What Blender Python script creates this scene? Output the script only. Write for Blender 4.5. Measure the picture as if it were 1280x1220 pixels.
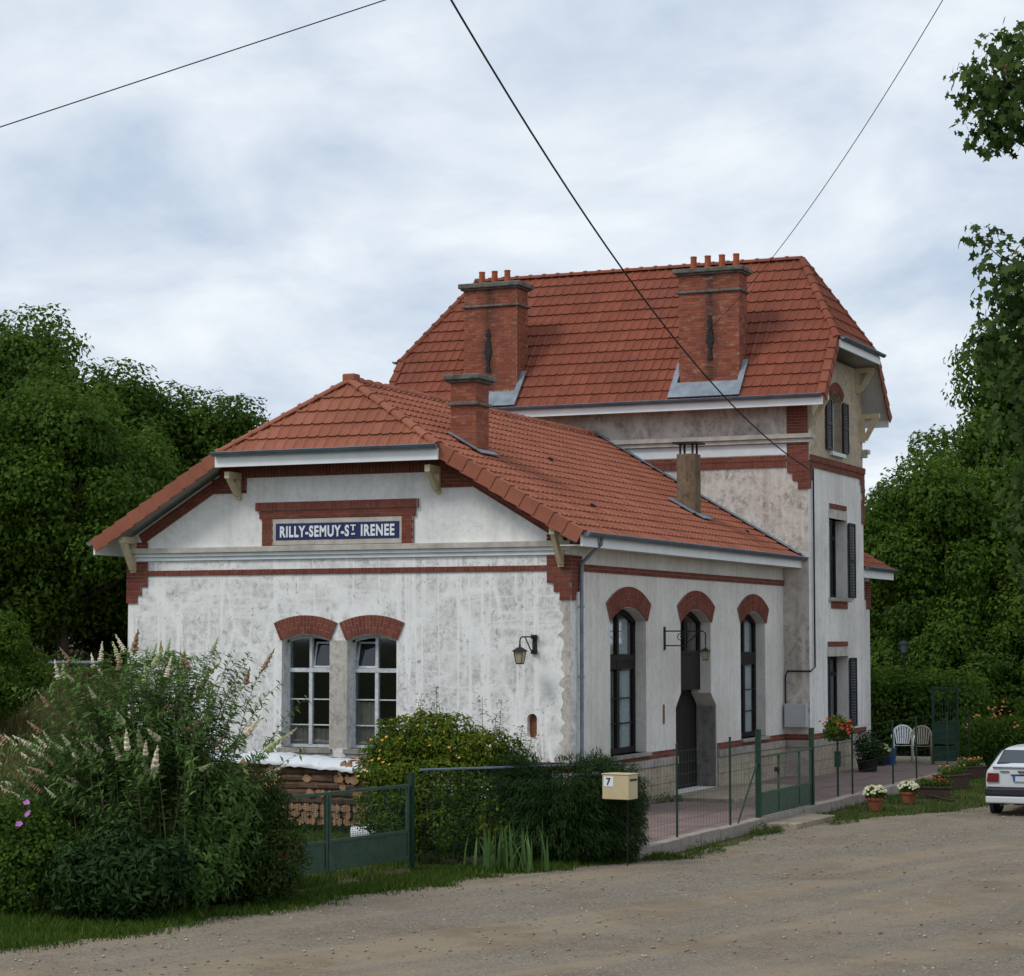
import bpy, bmesh, math, random
import numpy as np
from mathutils import Vector, Matrix, Euler
from mathutils.geometry import tessellate_polygon

for o in list(bpy.data.objects): bpy.data.objects.remove(o, do_unlink=True)
scene = bpy.context.scene
col = scene.collection
rnd = random.Random(7)
PI = math.pi

# ------------------------------------------------------------------ camera
cd = bpy.data.cameras.new('camera'); cam = bpy.data.objects.new('camera', cd); col.objects.link(cam)
cam.location = (15.64, -37.90, 3.33)
cam.rotation_euler = (PI/2 + .06776, 0, .4179)
cd.sensor_fit = 'HORIZONTAL'; cd.sensor_width = 36; cd.lens = 2752/1280*36
cd.clip_start = .5; cd.clip_end = 3000
scene.camera = cam

# ------------------------------------------------------------------ sky, sun, exposure
SUN_DIR = Vector((-.42, -.62, .80)).normalized()
world = bpy.data.worlds.new('World'); scene.world = world; world.use_nodes = True
wt = world.node_tree; wt.nodes.clear()
def wn(t, **k):
    n = wt.nodes.new(t)
    for a, b in k.items(): setattr(n, a, b)
    return n
w_out = wn('ShaderNodeOutputWorld'); w_bg = wn('ShaderNodeBackground'); w_bg.inputs['Strength'].default_value = .1
sky = wn('ShaderNodeTexSky', sky_type='NISHITA'); sky.sun_disc = False
sky.sun_elevation = math.asin(SUN_DIR.z); sky.sun_rotation = math.atan2(SUN_DIR.x, SUN_DIR.y)
tc = wn('ShaderNodeTexCoord'); sep = wn('ShaderNodeSeparateXYZ'); wt.links.new(tc.outputs['Generated'], sep.inputs[0])
def wm(op, a, b):
    n = wn('ShaderNodeMath', operation=op)
    for i, x in enumerate((a, b)):
        if isinstance(x, (int, float)): n.inputs[i].default_value = x
        else: wt.links.new(x, n.inputs[i])
    return n.outputs[0]
zc = wm('ADD', wm('MAXIMUM', sep.outputs[2], 0.0), .30)
cx = wm('DIVIDE', sep.outputs[0], zc); cy = wm('DIVIDE', sep.outputs[1], zc)
cmb = wn('ShaderNodeCombineXYZ'); wt.links.new(cx, cmb.inputs[0]); wt.links.new(cy, cmb.inputs[1])
cn = wn('ShaderNodeTexNoise'); cn.inputs['Scale'].default_value = 3.4; cn.inputs['Detail'].default_value = 9; cn.inputs['Roughness'].default_value = .56; cn.inputs['Distortion'].default_value = .25
wt.links.new(cmb.outputs[0], cn.inputs['Vector'])
cr = wn('ShaderNodeValToRGB'); cr.color_ramp.elements[0].position = .31; cr.color_ramp.elements[1].position = .66
cr.color_ramp.elements[0].color = (.52, .63, .78, 1); cr.color_ramp.elements[1].color = (.95, 1.0, 1.05, 1)
wt.links.new(cn.outputs['Fac'], cr.inputs['Fac'])
cs = wn('ShaderNodeVectorMath', operation='SCALE'); cs.inputs['Scale'].default_value = 10.
wt.links.new(cr.outputs['Color'], cs.inputs[0])
mx = wn('ShaderNodeMix', data_type='RGBA'); mx.inputs['Factor'].default_value = .93
wt.links.new(sky.outputs[0], mx.inputs['A']); wt.links.new(cs.outputs[0], mx.inputs['B'])
wt.links.new(mx.outputs['Result'], w_bg.inputs['Color']); wt.links.new(w_bg.outputs[0], w_out.inputs[0])

sd = bpy.data.lights.new('sun', 'SUN'); sun = bpy.data.objects.new('sun', sd); col.objects.link(sun)
sd.energy = 1.5; sd.angle = math.radians(15); sd.color = (1, .96, .90)
sun.rotation_euler = SUN_DIR.to_track_quat('Z', 'Y').to_euler(); sun.location = (0, 0, 40)

vs = scene.view_settings
vs.view_transform = 'Standard'; vs.look = 'None'; vs.exposure = 0.0; vs.gamma = 1; vs.use_curve_mapping = False

# ------------------------------------------------------------------ materials
MATS = {}
def new_mat(name):
    m = bpy.data.materials.new(name); m.use_nodes = True
    nt = m.node_tree; nt.nodes.clear()
    return m, nt
class NT:
    def __init__(s, nt): s.nt = nt
    def n(s, t, **k):
        nd = s.nt.nodes.new(t)
        for a, b in k.items(): setattr(nd, a, b)
        return nd
    def l(s, a, b): s.nt.links.new(a, b)
    def setin(s, nd, **k):
        for a, b in k.items():
            a = a.replace('_', ' ')
            if hasattr(b, 'is_output') or isinstance(b, bpy.types.NodeSocket): s.l(b, nd.inputs[a])
            else: nd.inputs[a].default_value = b
    def coord(s, scale=(1, 1, 1), rot=(0, 0, 0), kind='Object'):
        c = s.n('ShaderNodeTexCoord'); m = s.n('ShaderNodeMapping')
        m.inputs['Scale'].default_value = scale; m.inputs['Rotation'].default_value = rot
        s.l(c.outputs[kind], m.inputs[0]); return m.outputs[0]
    def geo(s, scale=(1, 1, 1)):
        c = s.n('ShaderNodeNewGeometry'); m = s.n('ShaderNodeMapping'); m.inputs['Scale'].default_value = scale
        s.l(c.outputs['Position'], m.inputs[0]); return m.outputs[0]
    def noise(s, vec, scale, detail=5, rough=.55, dist=0.):
        n = s.n('ShaderNodeTexNoise'); s.l(vec, n.inputs['Vector'])
        s.setin(n, Scale=scale, Detail=detail, Roughness=rough, Distortion=dist); return n.outputs['Fac']
    def ramp(s, fac, a, b, ca=(0, 0, 0), cb=(1, 1, 1)):
        r = s.n('ShaderNodeValToRGB'); e = r.color_ramp.elements
        e[0].position = a; e[1].position = b; e[0].color = (*ca, 1); e[1].color = (*cb, 1)
        s.l(fac, r.inputs[0]); return r.outputs[0]
    def mix(s, fac, a, b, mode='MIX'):
        m = s.n('ShaderNodeMix', data_type='RGBA', blend_type=mode)
        for k, x in (('Factor', fac), ('A', a), ('B', b)):
            i = m.inputs[k] if k == 'Factor' else [q for q in m.inputs if q.name == k and q.type == 'RGBA'][0]
            if isinstance(x, bpy.types.NodeSocket): s.l(x, i)
            elif isinstance(x, tuple): i.default_value = (*x, 1)
            else: i.default_value = x
        return [q for q in m.outputs if q.type == 'RGBA'][0]
    def math(s, op, a, b=0.):
        n = s.n('ShaderNodeMath', operation=op)
        for i, x in enumerate((a, b)):
            if isinstance(x, bpy.types.NodeSocket): s.l(x, n.inputs[i])
            else: n.inputs[i].default_value = x
        return n.outputs[0]
    def bump(s, h, strength=.3, dist=.02):
        b = s.n('ShaderNodeBump'); s.setin(b, Strength=strength, Distance=dist); s.l(h, b.inputs['Height']); return b.outputs[0]
    def out(s, color, rough=.8, normal=None, metal=0., spec=.3, trans=None):
        p = s.n('ShaderNodeBsdfPrincipled'); o = s.n('ShaderNodeOutputMaterial')
        if isinstance(color, bpy.types.NodeSocket): s.l(color, p.inputs['Base Color'])
        else: p.inputs['Base Color'].default_value = (*color, 1)
        if isinstance(rough, bpy.types.NodeSocket): s.l(rough, p.inputs['Roughness'])
        else: p.inputs['Roughness'].default_value = rough
        p.inputs['Metallic'].default_value = metal; p.inputs['Specular IOR Level'].default_value = spec
        if normal is not None: s.l(normal, p.inputs['Normal'])
        sh = p.outputs[0]
        if trans:
            t = s.n('ShaderNodeBsdfTranslucent'); m = s.n('ShaderNodeMixShader'); m.inputs[0].default_value = trans
            if isinstance(color, bpy.types.NodeSocket): s.l(color, t.inputs[0])
            else: t.inputs[0].default_value = (*color, 1)
            s.l(sh, m.inputs[1]); s.l(t.outputs[0], m.inputs[2]); sh = m.outputs[0]
        s.l(sh, o.inputs[0]); return p
    def tone(s):
        a = s.n('ShaderNodeAttribute', attribute_name='tone'); i = s.n('ShaderNodeObjectInfo')
        return s.math('FRACT', s.math('ADD', a.outputs['Fac'], i.outputs['Random']))

def M_plain(name, c, rough=.7, var=.15, scale=6., metal=0., spec=.3, bump=.1):
    m, nt = new_mat(name); q = NT(nt); v = q.geo()
    f = q.noise(v, scale, 6, .6)
    a = tuple(x*(1-var) for x in c); b = tuple(min(1, x*(1+var)) for x in c)
    colr = q.ramp(f, .3, .7, a, b)
    q.out(colr, rough, q.bump(q.noise(v, scale*6, 3), bump, .01), metal, spec); MATS[name] = m; return m

def M_plaster(name, light, grey, crack=True, patch=0., streak=0., rust=0., speck=.5, damp=False):
    m, nt = new_mat(name); q = NT(nt); v = q.geo()
    big = q.ramp(q.noise(v, .55, 7, .62, .4), .38, .66)
    c = q.mix(big, light, grey)
    med = q.ramp(q.noise(q.geo((1, 1, .8)), 7.5, 9, .82, .3), .45, .62)
    c = q.mix(q.math('MULTIPLY', q.math('MULTIPLY', med, q.ramp(q.noise(v, 1.5, 6, .66, .4), .32, .54)), .92 if crack else .35), c, tuple(x*.56 for x in grey))
    if damp:                                             # bare damp render spreading up from the corner by the downpipe
        sx = q.n('ShaderNodeSeparateXYZ'); q.l(v, sx.inputs[0])
        dd = q.math('ADD', q.math('MULTIPLY', sx.outputs[0], .22), q.math('MULTIPLY', sx.outputs[2], -.20))
        dm = q.ramp(q.math('ADD', q.math('ADD', dd, q.math('MULTIPLY', q.noise(q.geo((1.4, 1.4, .8)), 2.4, 9, .80, .3), 1.7)), 0.), .34, .66)
        c = q.mix(q.math('MULTIPLY', dm, .50), c, (.40, .375, .335))
    if streak:                                           # long runs of water below ledges
        st = q.ramp(q.noise(q.geo((3.2, 3.2, .16)), 1.5, 6, .62), .48, .72)
        c = q.mix(q.math('MULTIPLY', st, streak), c, (.23, .17, .13) if rust else (.33, .31, .28))
    if damp:                                             # straight filled seams between the old formwork boards
        nv = q.noise(q.geo((1, 1, .035)), 1.9, 3, .5); wv_ = q.ramp(q.math('ABSOLUTE', q.math('SUBTRACT', nv, .5)), .006, .026, (1, 1, 1), (0, 0, 0))
        nh = q.noise(q.geo((.10, .10, 1)), 1.3, 3, .5); wh_ = q.ramp(q.math('ABSOLUTE', q.math('SUBTRACT', nh, .5)), .005, .020, (1, 1, 1), (0, 0, 0))
        c = q.mix(q.math('MULTIPLY', q.math('MAXIMUM', wv_, q.math('MULTIPLY', wh_, .6)), .85), c, light)
    if patch:                                            # pale filler smeared over cracks and seams
        vo = q.n('ShaderNodeTexVoronoi', feature='DISTANCE_TO_EDGE'); wv = q.n('ShaderNodeVectorMath', operation='ADD')
        nz = q.n('ShaderNodeTexNoise'); q.l(v, nz.inputs['Vector']); q.setin(nz, Scale=1.4, Detail=4.)
        sc = q.n('ShaderNodeVectorMath', operation='SCALE'); sc.inputs['Scale'].default_value = .16; q.l(nz.outputs['Color'], sc.inputs[0])
        q.l(q.geo((1.0, 1.0, .48)), wv.inputs[0]); q.l(sc.outputs[0], wv.inputs[1]); q.l(wv.outputs[0], vo.inputs['Vector']); q.setin(vo, Scale=.95, Randomness=.75)
        ln = q.math('MULTIPLY', q.ramp(vo.outputs['Distance'], .015, .060, (1, 1, 1), (0, 0, 0)), q.ramp(q.noise(v, 1.7, 5, .6), .34, .55))
        c = q.mix(q.math('MULTIPLY', ln, patch), c, light)
    if speck:                                            # small black mould spots and chipped paint
        sp = q.ramp(q.noise(q.geo((1, 1, .8)), 13., 4, .7, .8), .57, .66)
        ar = q.ramp(q.noise(v, 1.1, 5, .65), .42, .60)
        c = q.mix(q.math('MULTIPLY', q.math('MULTIPLY', sp, ar), speck), c, (.16, .15, .14))
    q.out(c, .9, q.bump(q.noise(v, 30, 4, .7), .25, .01), 0, .15); MATS[name] = m; return m

def M_brick(name, a, b, dark, stain=False):
    m, nt = new_mat(name); q = NT(nt); t = q.tone(); v = q.geo()
    c = q.ramp(t, .0, 1., a, b)
    c = q.mix(q.math('MULTIPLY', q.ramp(q.noise(v, 3., 6, .6), .45, .75), .6), c, dark)
    c = q.mix(q.math('MULTIPLY', q.ramp(q.noise(v, 18., 4, .6), .60, .72), .35), c, (.42, .36, .31))
    if stain:                                            # rust run below the iron anchors, lime bloom near the top
        sx = q.n('ShaderNodeSeparateXYZ'); q.l(v, sx.inputs[0])
        a_ = q.math('MINIMUM', q.math('ABSOLUTE', q.math('ADD', sx.outputs[0], 1.75)), q.math('ABSOLUTE', q.math('ADD', sx.outputs[0], 7.75)))
        a_ = q.math('ADD', a_, q.math('MULTIPLY', q.noise(q.geo((1, 1, .25)), 4., 5, .6), .35))
        k_ = q.math('MULTIPLY', q.ramp(a_, .16, .44, (1, 1, 1), (0, 0, 0)), q.ramp(q.math('MULTIPLY', sx.outputs[2], .1), 1.03, 1.075, (1, 1, 1), (0, 0, 0)))
        k_ = q.math('MULTIPLY', k_, q.math('GREATER_THAN', sx.outputs[1], 12.))
        c = q.mix(q.math('MULTIPLY', k_, .8), c, (.045, .022, .016))
        c = q.mix(q.math('MULTIPLY', q.ramp(q.noise(q.geo((1, 1, 2.2)), 4.5, 6, .65), .57, .66), .55), c, (.40, .29, .22))
    q.out(c, .88, q.bump(q.noise(v, 60, 3), .3, .005), 0, .2); MATS[name] = m; return m

def M_leaf(name, stops, rough=.55, trans=.25):
    m, nt = new_mat(name); q = NT(nt)
    at = q.n('ShaderNodeAttribute', attribute_name='tone')
    r = q.n('ShaderNodeValToRGB'); e = r.color_ramp.elements
    while len(e) < len(stops): e.new(.5)
    for i, (p, c) in enumerate(stops): e[i].position = p; e[i].color = (*c, 1)
    q.l(at.outputs['Fac'], r.inputs[0])
    q.out(r.outputs[0], rough, None, 0, .10, trans); MATS[name] = m; return m

M_plaster('plaster_gable', (.85, .85, .83), (.68, .675, .655), patch=.95, streak=.15, speck=.75, damp=True)
M_plaster('plaster_upper', (.88, .88, .86), (.74, .735, .715), crack=False, streak=.22, speck=.2)
M_plaster('plaster_side', (.76, .735, .69), (.62, .59, .54), crack=False, streak=.28, speck=.2)
M_plaster('plaster_stained', (.64, .585, .535), (.36, .315, .28), patch=.8, streak=.5, rust=1, speck=.2)
M_plaster('plaster_tower', (.80, .79, .76), (.64, .61, .57), crack=False, patch=.25, streak=.40, speck=.15)
M_plaster('plaster_beige', (.52, .43, .31), (.42, .34, .25), streak=.2, speck=.1)
M_plaster('concrete', (.42, .39, .35), (.27, .25, .22), streak=.5, speck=.4)
M_plaster('concrete_dark', (.26, .25, .23), (.15, .145, .135), streak=.5, speck=.4)
M_plaster('plinth_stone', (.46, .40, .29), (.33, .28, .21), streak=.4, speck=.3)
M_plaster('slab', (.38, .32, .24), (.27, .23, .17), speck=.3)
M_plaster('chimney_cement', (.22, .155, .095), (.085, .055, .036), streak=.9, rust=1, speck=.4)
M_plaster('pier', (.58, .55, .49), (.44, .41, .36), streak=.5, speck=.3)
M_brick('brick', (.150, .040, .026), (.215, .062, .040), (.10, .034, .026))
M_brick('chimney_brick', (.215, .060, .034), (.34, .108, .062), (.13, .046, .033), True)
M_plain('mortar', (.25, .18, .155), .95, .2, 12)
M_plain('mortar_dark', (.16, .09, .075), .95, .2, 12)
M_plain('zinc', (.13, .17, .215), .45, .25, 3, .35, .5)
M_plain('zinc_pale', (.20, .24, .28), .6, .3, 3, .15, .4)
M_plain('white_paint', (.84, .86, .87), .6, .06, 3)
M_plain('soffit_paint', (.55, .56, .56), .75, .10, 4)
M_plain('cream_wood', (.56, .47, .31), .7, .15, 5)
M_plain('window_paint', (.52, .55, .57), .75, .28, 9)
M_plain('dark_wood', (.022, .018, .017), .7, .2, 8, 0, .15)
M_plain('shutter_paint', (.018, .020, .026), .5, .2, 8)
M_plain('iron', (.022, .022, .024), .5, .3, 10, .3)
M_plain('green_paint', (.046, .088, .058), .5, .25, 7)
M_plain('green_post', (.012, .040, .022), .5, .25, 7)
M_plain('wire_metal', (.06, .07, .07), .5, .2, 7, .4)
M_plain('terracotta', (.33, .085, .035), .85, .2, 8)
M_plain('pot_clay', (.30, .09, .045), .85, .2, 8)
M_plain('cap_stone', (.13, .125, .11), .95, .5, 6, bump=.5)
M_plain('sign_blue', (.006, .010, .085), .25, .1, 3, 0, .5)
M_plain('letter_white', (.78, .82, .85), .35, .04, 3, 0, .5)
M_plain('cornice', (.46, .43, .38), .9, .25, 4)
M_plain('cornice_white', (.66, .70, .72), .8, .1, 4)
M_plain('letterbox_cream', (.55, .45, .27), .45, .08, 5, 0, .4)
M_plain('black', (.012, .012, .013), .6, .1, 5)
M_plain('plastic_white', (.86, .87, .88), .4, .04, 5, 0, .4)
M_plain('plastic_beige', (.42, .37, .30), .5, .06, 5, 0, .4)
M_plain('plastic_blue', (.02, .06, .22), .5, .06, 5, 0, .4)
M_plain('bark', (.085, .065, .048), .95, .4, 5, bump=.6)
M_plain('stem', (.075, .08, .035), .9, .3, 8)
M_plain('flower_spike', (.66, .58, .44), .9, .35, 20)
M_plain('flower_spike_green', (.35, .40, .20), .9, .3, 20)
M_plain('flower_spike_brown', (.30, .20, .12), .9, .3, 20)
M_plain('flower_purple', (.40, .14, .42), .7, .2, 20)
M_plain('flower_red', (.42, .035, .025), .7, .2, 20)
M_plain('flower_orange', (.58, .19, .09), .7, .2, 20)
M_plain('flower_white', (.56, .55, .36), .7, .2, 20)
M_plain('flower_yellow', (.70, .36, .03), .7, .3, 20)
M_plain('tarp', (.62, .65, .68), .45, .06, 5, 0, .5, .3)
M_plain('log_bark', (.11, .07, .045), .95, .35, 9, bump=.5)
M_plain('log_end', (.33, .19, .11), .9, .35, 7, bump=.4)
M_plain('paving', (.19, .135, .12), .9, .22, 1.3, bump=.25)
M_plain('kerb_stone', (.30, .26, .23), .95, .2, 4, bump=.3)
M_plain('car_paint', (.58, .61, .64), .25, .03, 2, 0, .5, 0)
M_plain('car_black', (.022, .022, .026), .5, .1, 5)
M_plain('tyre', (.014, .014, .014), .85, .1, 9)
M_plain('rim', (.35, .36, .37), .4, .1, 5, .6)
M_plain('lamp_red', (.16, .008, .010), .2, .2, 5, 0, .5, 0)
M_plain('plate', (.55, .62, .70), .4, .05, 5)
M_plain('plate_blue', (.03, .10, .42), .4, .05, 5)
M_plain('lantern_glass', (.36, .32, .22), .2, .1, 5, 0, .5)
M_plain('geranium_pot', (.060, .036, .028), .8, .2, 8)
M_plain('curtain', (.72, .74, .76), .9, .2, 14)
M_plain('curtain_brown', (.26, .22, .18), .9, .2, 6)
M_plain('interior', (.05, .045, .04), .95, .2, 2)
M_plain('niche_red', (.22, .085, .055), .95, .4, 9)
M_plain('grey_box', (.44, .45, .46), .6, .08, 5)
M_plain('pebble', (.33, .29, .25), .95, .3, 30)

def M_tile(name, a, b, dark):
    m, nt = new_mat(name); q = NT(nt); t = q.tone(); v = q.geo()
    c = q.ramp(t, 0, 1, a, b)
    c = q.mix(q.math('MULTIPLY', q.ramp(q.noise(v, .8, 8, .68, .5), .42, .68), .75), c, dark)
    c = q.mix(q.math('MULTIPLY', q.ramp(q.noise(v, 9., 6, .72), .55, .72), .45), c, tuple(x*.5 for x in dark))
    q.out(c, .78, q.bump(q.noise(v, 40, 3), .15, .005), 0, .25); MATS[name] = m
M_tile('hall_tile', (.300, .102, .059), (.345, .124, .074), (.225, .078, .048))
M_tile('tower_tile', (.220, .061, .034), (.262, .079, .045), (.155, .049, .031))

def M_glass():
    m, nt = new_mat('glass'); q = NT(nt)
    t = q.n('ShaderNodeBsdfTransparent'); t.inputs[0].default_value = (.80, .84, .85, 1)
    g = q.n('ShaderNodeBsdfGlossy'); g.inputs['Roughness'].default_value = .03; g.inputs[0].default_value = (.9, .92, .95, 1)
    lw = q.n('ShaderNodeLayerWeight'); lw.inputs[0].default_value = .5
    fr_ = q.math('ADD', q.math('MULTIPLY', q.math('POWER', lw.outputs['Facing'], 4.), .8), .05)
    x = q.n('ShaderNodeMixShader'); o = q.n('ShaderNodeOutputMaterial')
    q.l(fr_, x.inputs[0]); q.l(t.outputs[0], x.inputs[1]); q.l(g.outputs[0], x.inputs[2]); q.l(x.outputs[0], o.inputs[0])
    MATS['glass'] = m
M_glass()
def M_carglass():
    m, nt = new_mat('car_glass'); q = NT(nt); q.out((.035, .05, .065), .06, None, 0, .8); MATS['car_glass'] = m
M_carglass()

def M_ground():
    m, nt = new_mat('ground'); q = NT(nt); v = q.geo()
    c = q.ramp(q.noise(v, .35, 8, .65), .35, .68, (.045, .060, .018), (.085, .080, .035))
    c = q.mix(q.ramp(q.noise(v, 5., 6, .7), .48, .72), c, (.105, .075, .045))
    q.out(c, .95, q.bump(q.noise(v, 25, 5, .7), .6, .03), 0, .1); MATS['ground'] = m
    m, nt = new_mat('gravel'); q = NT(nt); v = q.geo()
    # worn tracks follow the road: streaks stretched along its direction
    g = q.n('ShaderNodeNewGeometry'); r1 = q.n('ShaderNodeMapping'); q.l(g.outputs['Position'], r1.inputs[0]); r1.inputs['Rotation'].default_value = (0, 0, math.radians(17))
    mp = q.n('ShaderNodeMapping'); q.l(r1.outputs[0], mp.inputs[0]); mp.inputs['Scale'].default_value = (1.0, .10, 1)
    track = q.ramp(q.noise(mp.outputs[0], .85, 7, .62, .8), .42, .60)
    c = q.mix(track, (.285, .228, .160), (.205, .178, .142))
    c = q.mix(q.math('MULTIPLY', q.ramp(q.noise(v, .6, 8, .68, .5), .48, .66), .7), c, (.165, .120, .075))
    c = q.mix(q.math('MULTIPLY', q.ramp(q.noise(v, 2.6, 7, .7, .3), .52, .68), .45), c, (.27, .235, .185))
    vo = q.n('ShaderNodeTexVoronoi'); q.l(v, vo.inputs['Vector']); q.setin(vo, Scale=38.)
    st = q.n('ShaderNodeSeparateColor'); q.l(vo.outputs['Color'], st.inputs[0])
    loose = q.math('ADD', q.math('MULTIPLY', track, .6), .25)
    c = q.mix(q.math('MULTIPLY', q.ramp(st.outputs[0], .60, .98), q.math('MULTIPLY', loose, .6)), c, (.40, .35, .29))
    c = q.mix(q.math('MULTIPLY', q.ramp(st.outputs[1], .66, .98), q.math('MULTIPLY', loose, .75)), c, (.11, .095, .08))
    fine = q.noise(v, 80, 4, .7)
    c = q.mix(q.math('MULTIPLY', q.ramp(fine, .52, .66), .30), c, (.15, .125, .095))
    hh = q.math('ADD', q.math('MULTIPLY', vo.outputs['Distance'], -.6), fine)
    q.out(c, .95, q.bump(hh, .55, .02), 0, .1); MATS['gravel'] = m
M_ground()

M_leaf('leaf_dark', [(0, (0.032, 0.062, 0.009)), (0.5, (0.068, 0.13, 0.017)), (1, (0.14, 0.215, 0.034))], .6, .45)
M_leaf('leaf_mid', [(0, (0.036, 0.074, 0.009)), (0.5, (0.078, 0.148, 0.017)), (1, (0.16, 0.23, 0.036))], .6, .45)
M_leaf('leaf_light', [(0, (0.04, 0.08, 0.009)), (0.5, (0.085, 0.155, 0.016)), (0.9, (0.15, 0.22, 0.03)), (1, (0.21, 0.18, 0.03))], .6, .3)
M_leaf('leaf_maple', [(0, (.034, .062, .016)), (.55, (.070, .120, .028)), (.9, (.125, .170, .042)), (1, (.30, .15, .05))], .5, .42)
M_leaf('leaf_buddleia', [(0, (0.055, 0.115, 0.026)), (0.5, (0.1, 0.19, 0.045)), (1, (0.19, 0.29, 0.09))], .6, .3)
M_leaf('leaf_deep', [(0, (0.01, 0.026, 0.007)), (0.5, (0.022, 0.05, 0.012)), (1, (0.05, 0.088, 0.022))], .6, .15)
M_leaf('leaf_rust', [(0, (0.02, 0.042, 0.008)), (0.6, (0.044, 0.08, 0.013)), (0.9, (0.08, 0.095, 0.018)), (1, (0.15, 0.055, 0.02))], .6, .3)
M_leaf('leaf_yellow', [(0, (0.03, 0.06, 0.007)), (0.5, (0.075, 0.125, 0.01)), (0.85, (0.15, 0.19, 0.016)), (1, (0.3, 0.27, 0.03))], .6, .3)
M_leaf('leaf_iris', [(0, (0.05, 0.105, 0.03)), (0.6, (0.095, 0.175, 0.05)), (1, (0.19, 0.26, 0.1))], .6, .3)
M_leaf('grass', [(0, (0.028, 0.062, 0.007)), (0.5, (0.054, 0.108, 0.012)), (0.85, (0.1, 0.14, 0.026)), (1, (0.19, 0.17, 0.06))], .6, .3)
M_leaf('grass_dry', [(0, (.080, .090, .024)), (.5, (.170, .145, .055)), (1, (.32, .24, .11))], .8, .3)
M_leaf('pebbles', [(0, (.17, .145, .115)), (.5, (.30, .25, .19)), (1, (.46, .40, .32))], .95, 0)

# ------------------------------------------------------------------ helpers
def tag(o, label=None, cat=None, group=None, kind=None):
    if label: o['label'] = label
    if cat: o['category'] = cat
    if group: o['group'] = group
    if kind: o['kind'] = kind
    return o
def thing(name, label, cat, loc=(0, 0, 0), rz=0, group=None):
    o = bpy.data.objects.new(name, None); col.objects.link(o)
    o.location = loc; o.rotation_euler = (0, 0, rz); o.empty_display_size = .2
    return tag(o, label, cat, group)
class Frame:
    def __init__(s, o, U, V, N): s.o, s.U, s.V, s.N = Vector(o), Vector(U), Vector(V), Vector(N)
    def __call__(s, u, v, w=0.): return s.o + s.U*u + s.V*v + s.N*w
FRONT = Frame((0, 0, 0), (1, 0, 0), (0, 0, 1), (0, -1, 0))
SIDE = Frame((0, 0, 0), (0, 1, 0), (0, 0, 1), (1, 0, 0))
YT, XT, YB, XL = 13.49, .64, 18.6, -10.1        # the tower's faces
TFRONT = Frame((0, YT, 0), (1, 0, 0), (0, 0, 1), (0, -1, 0))
TSIDE = Frame((XT, 0, 0), (0, 1, 0), (0, 0, 1), (1, 0, 0))
WORLD = Frame((0, 0, 0), (1, 0, 0), (0, 1, 0), (0, 0, 1))

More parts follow.
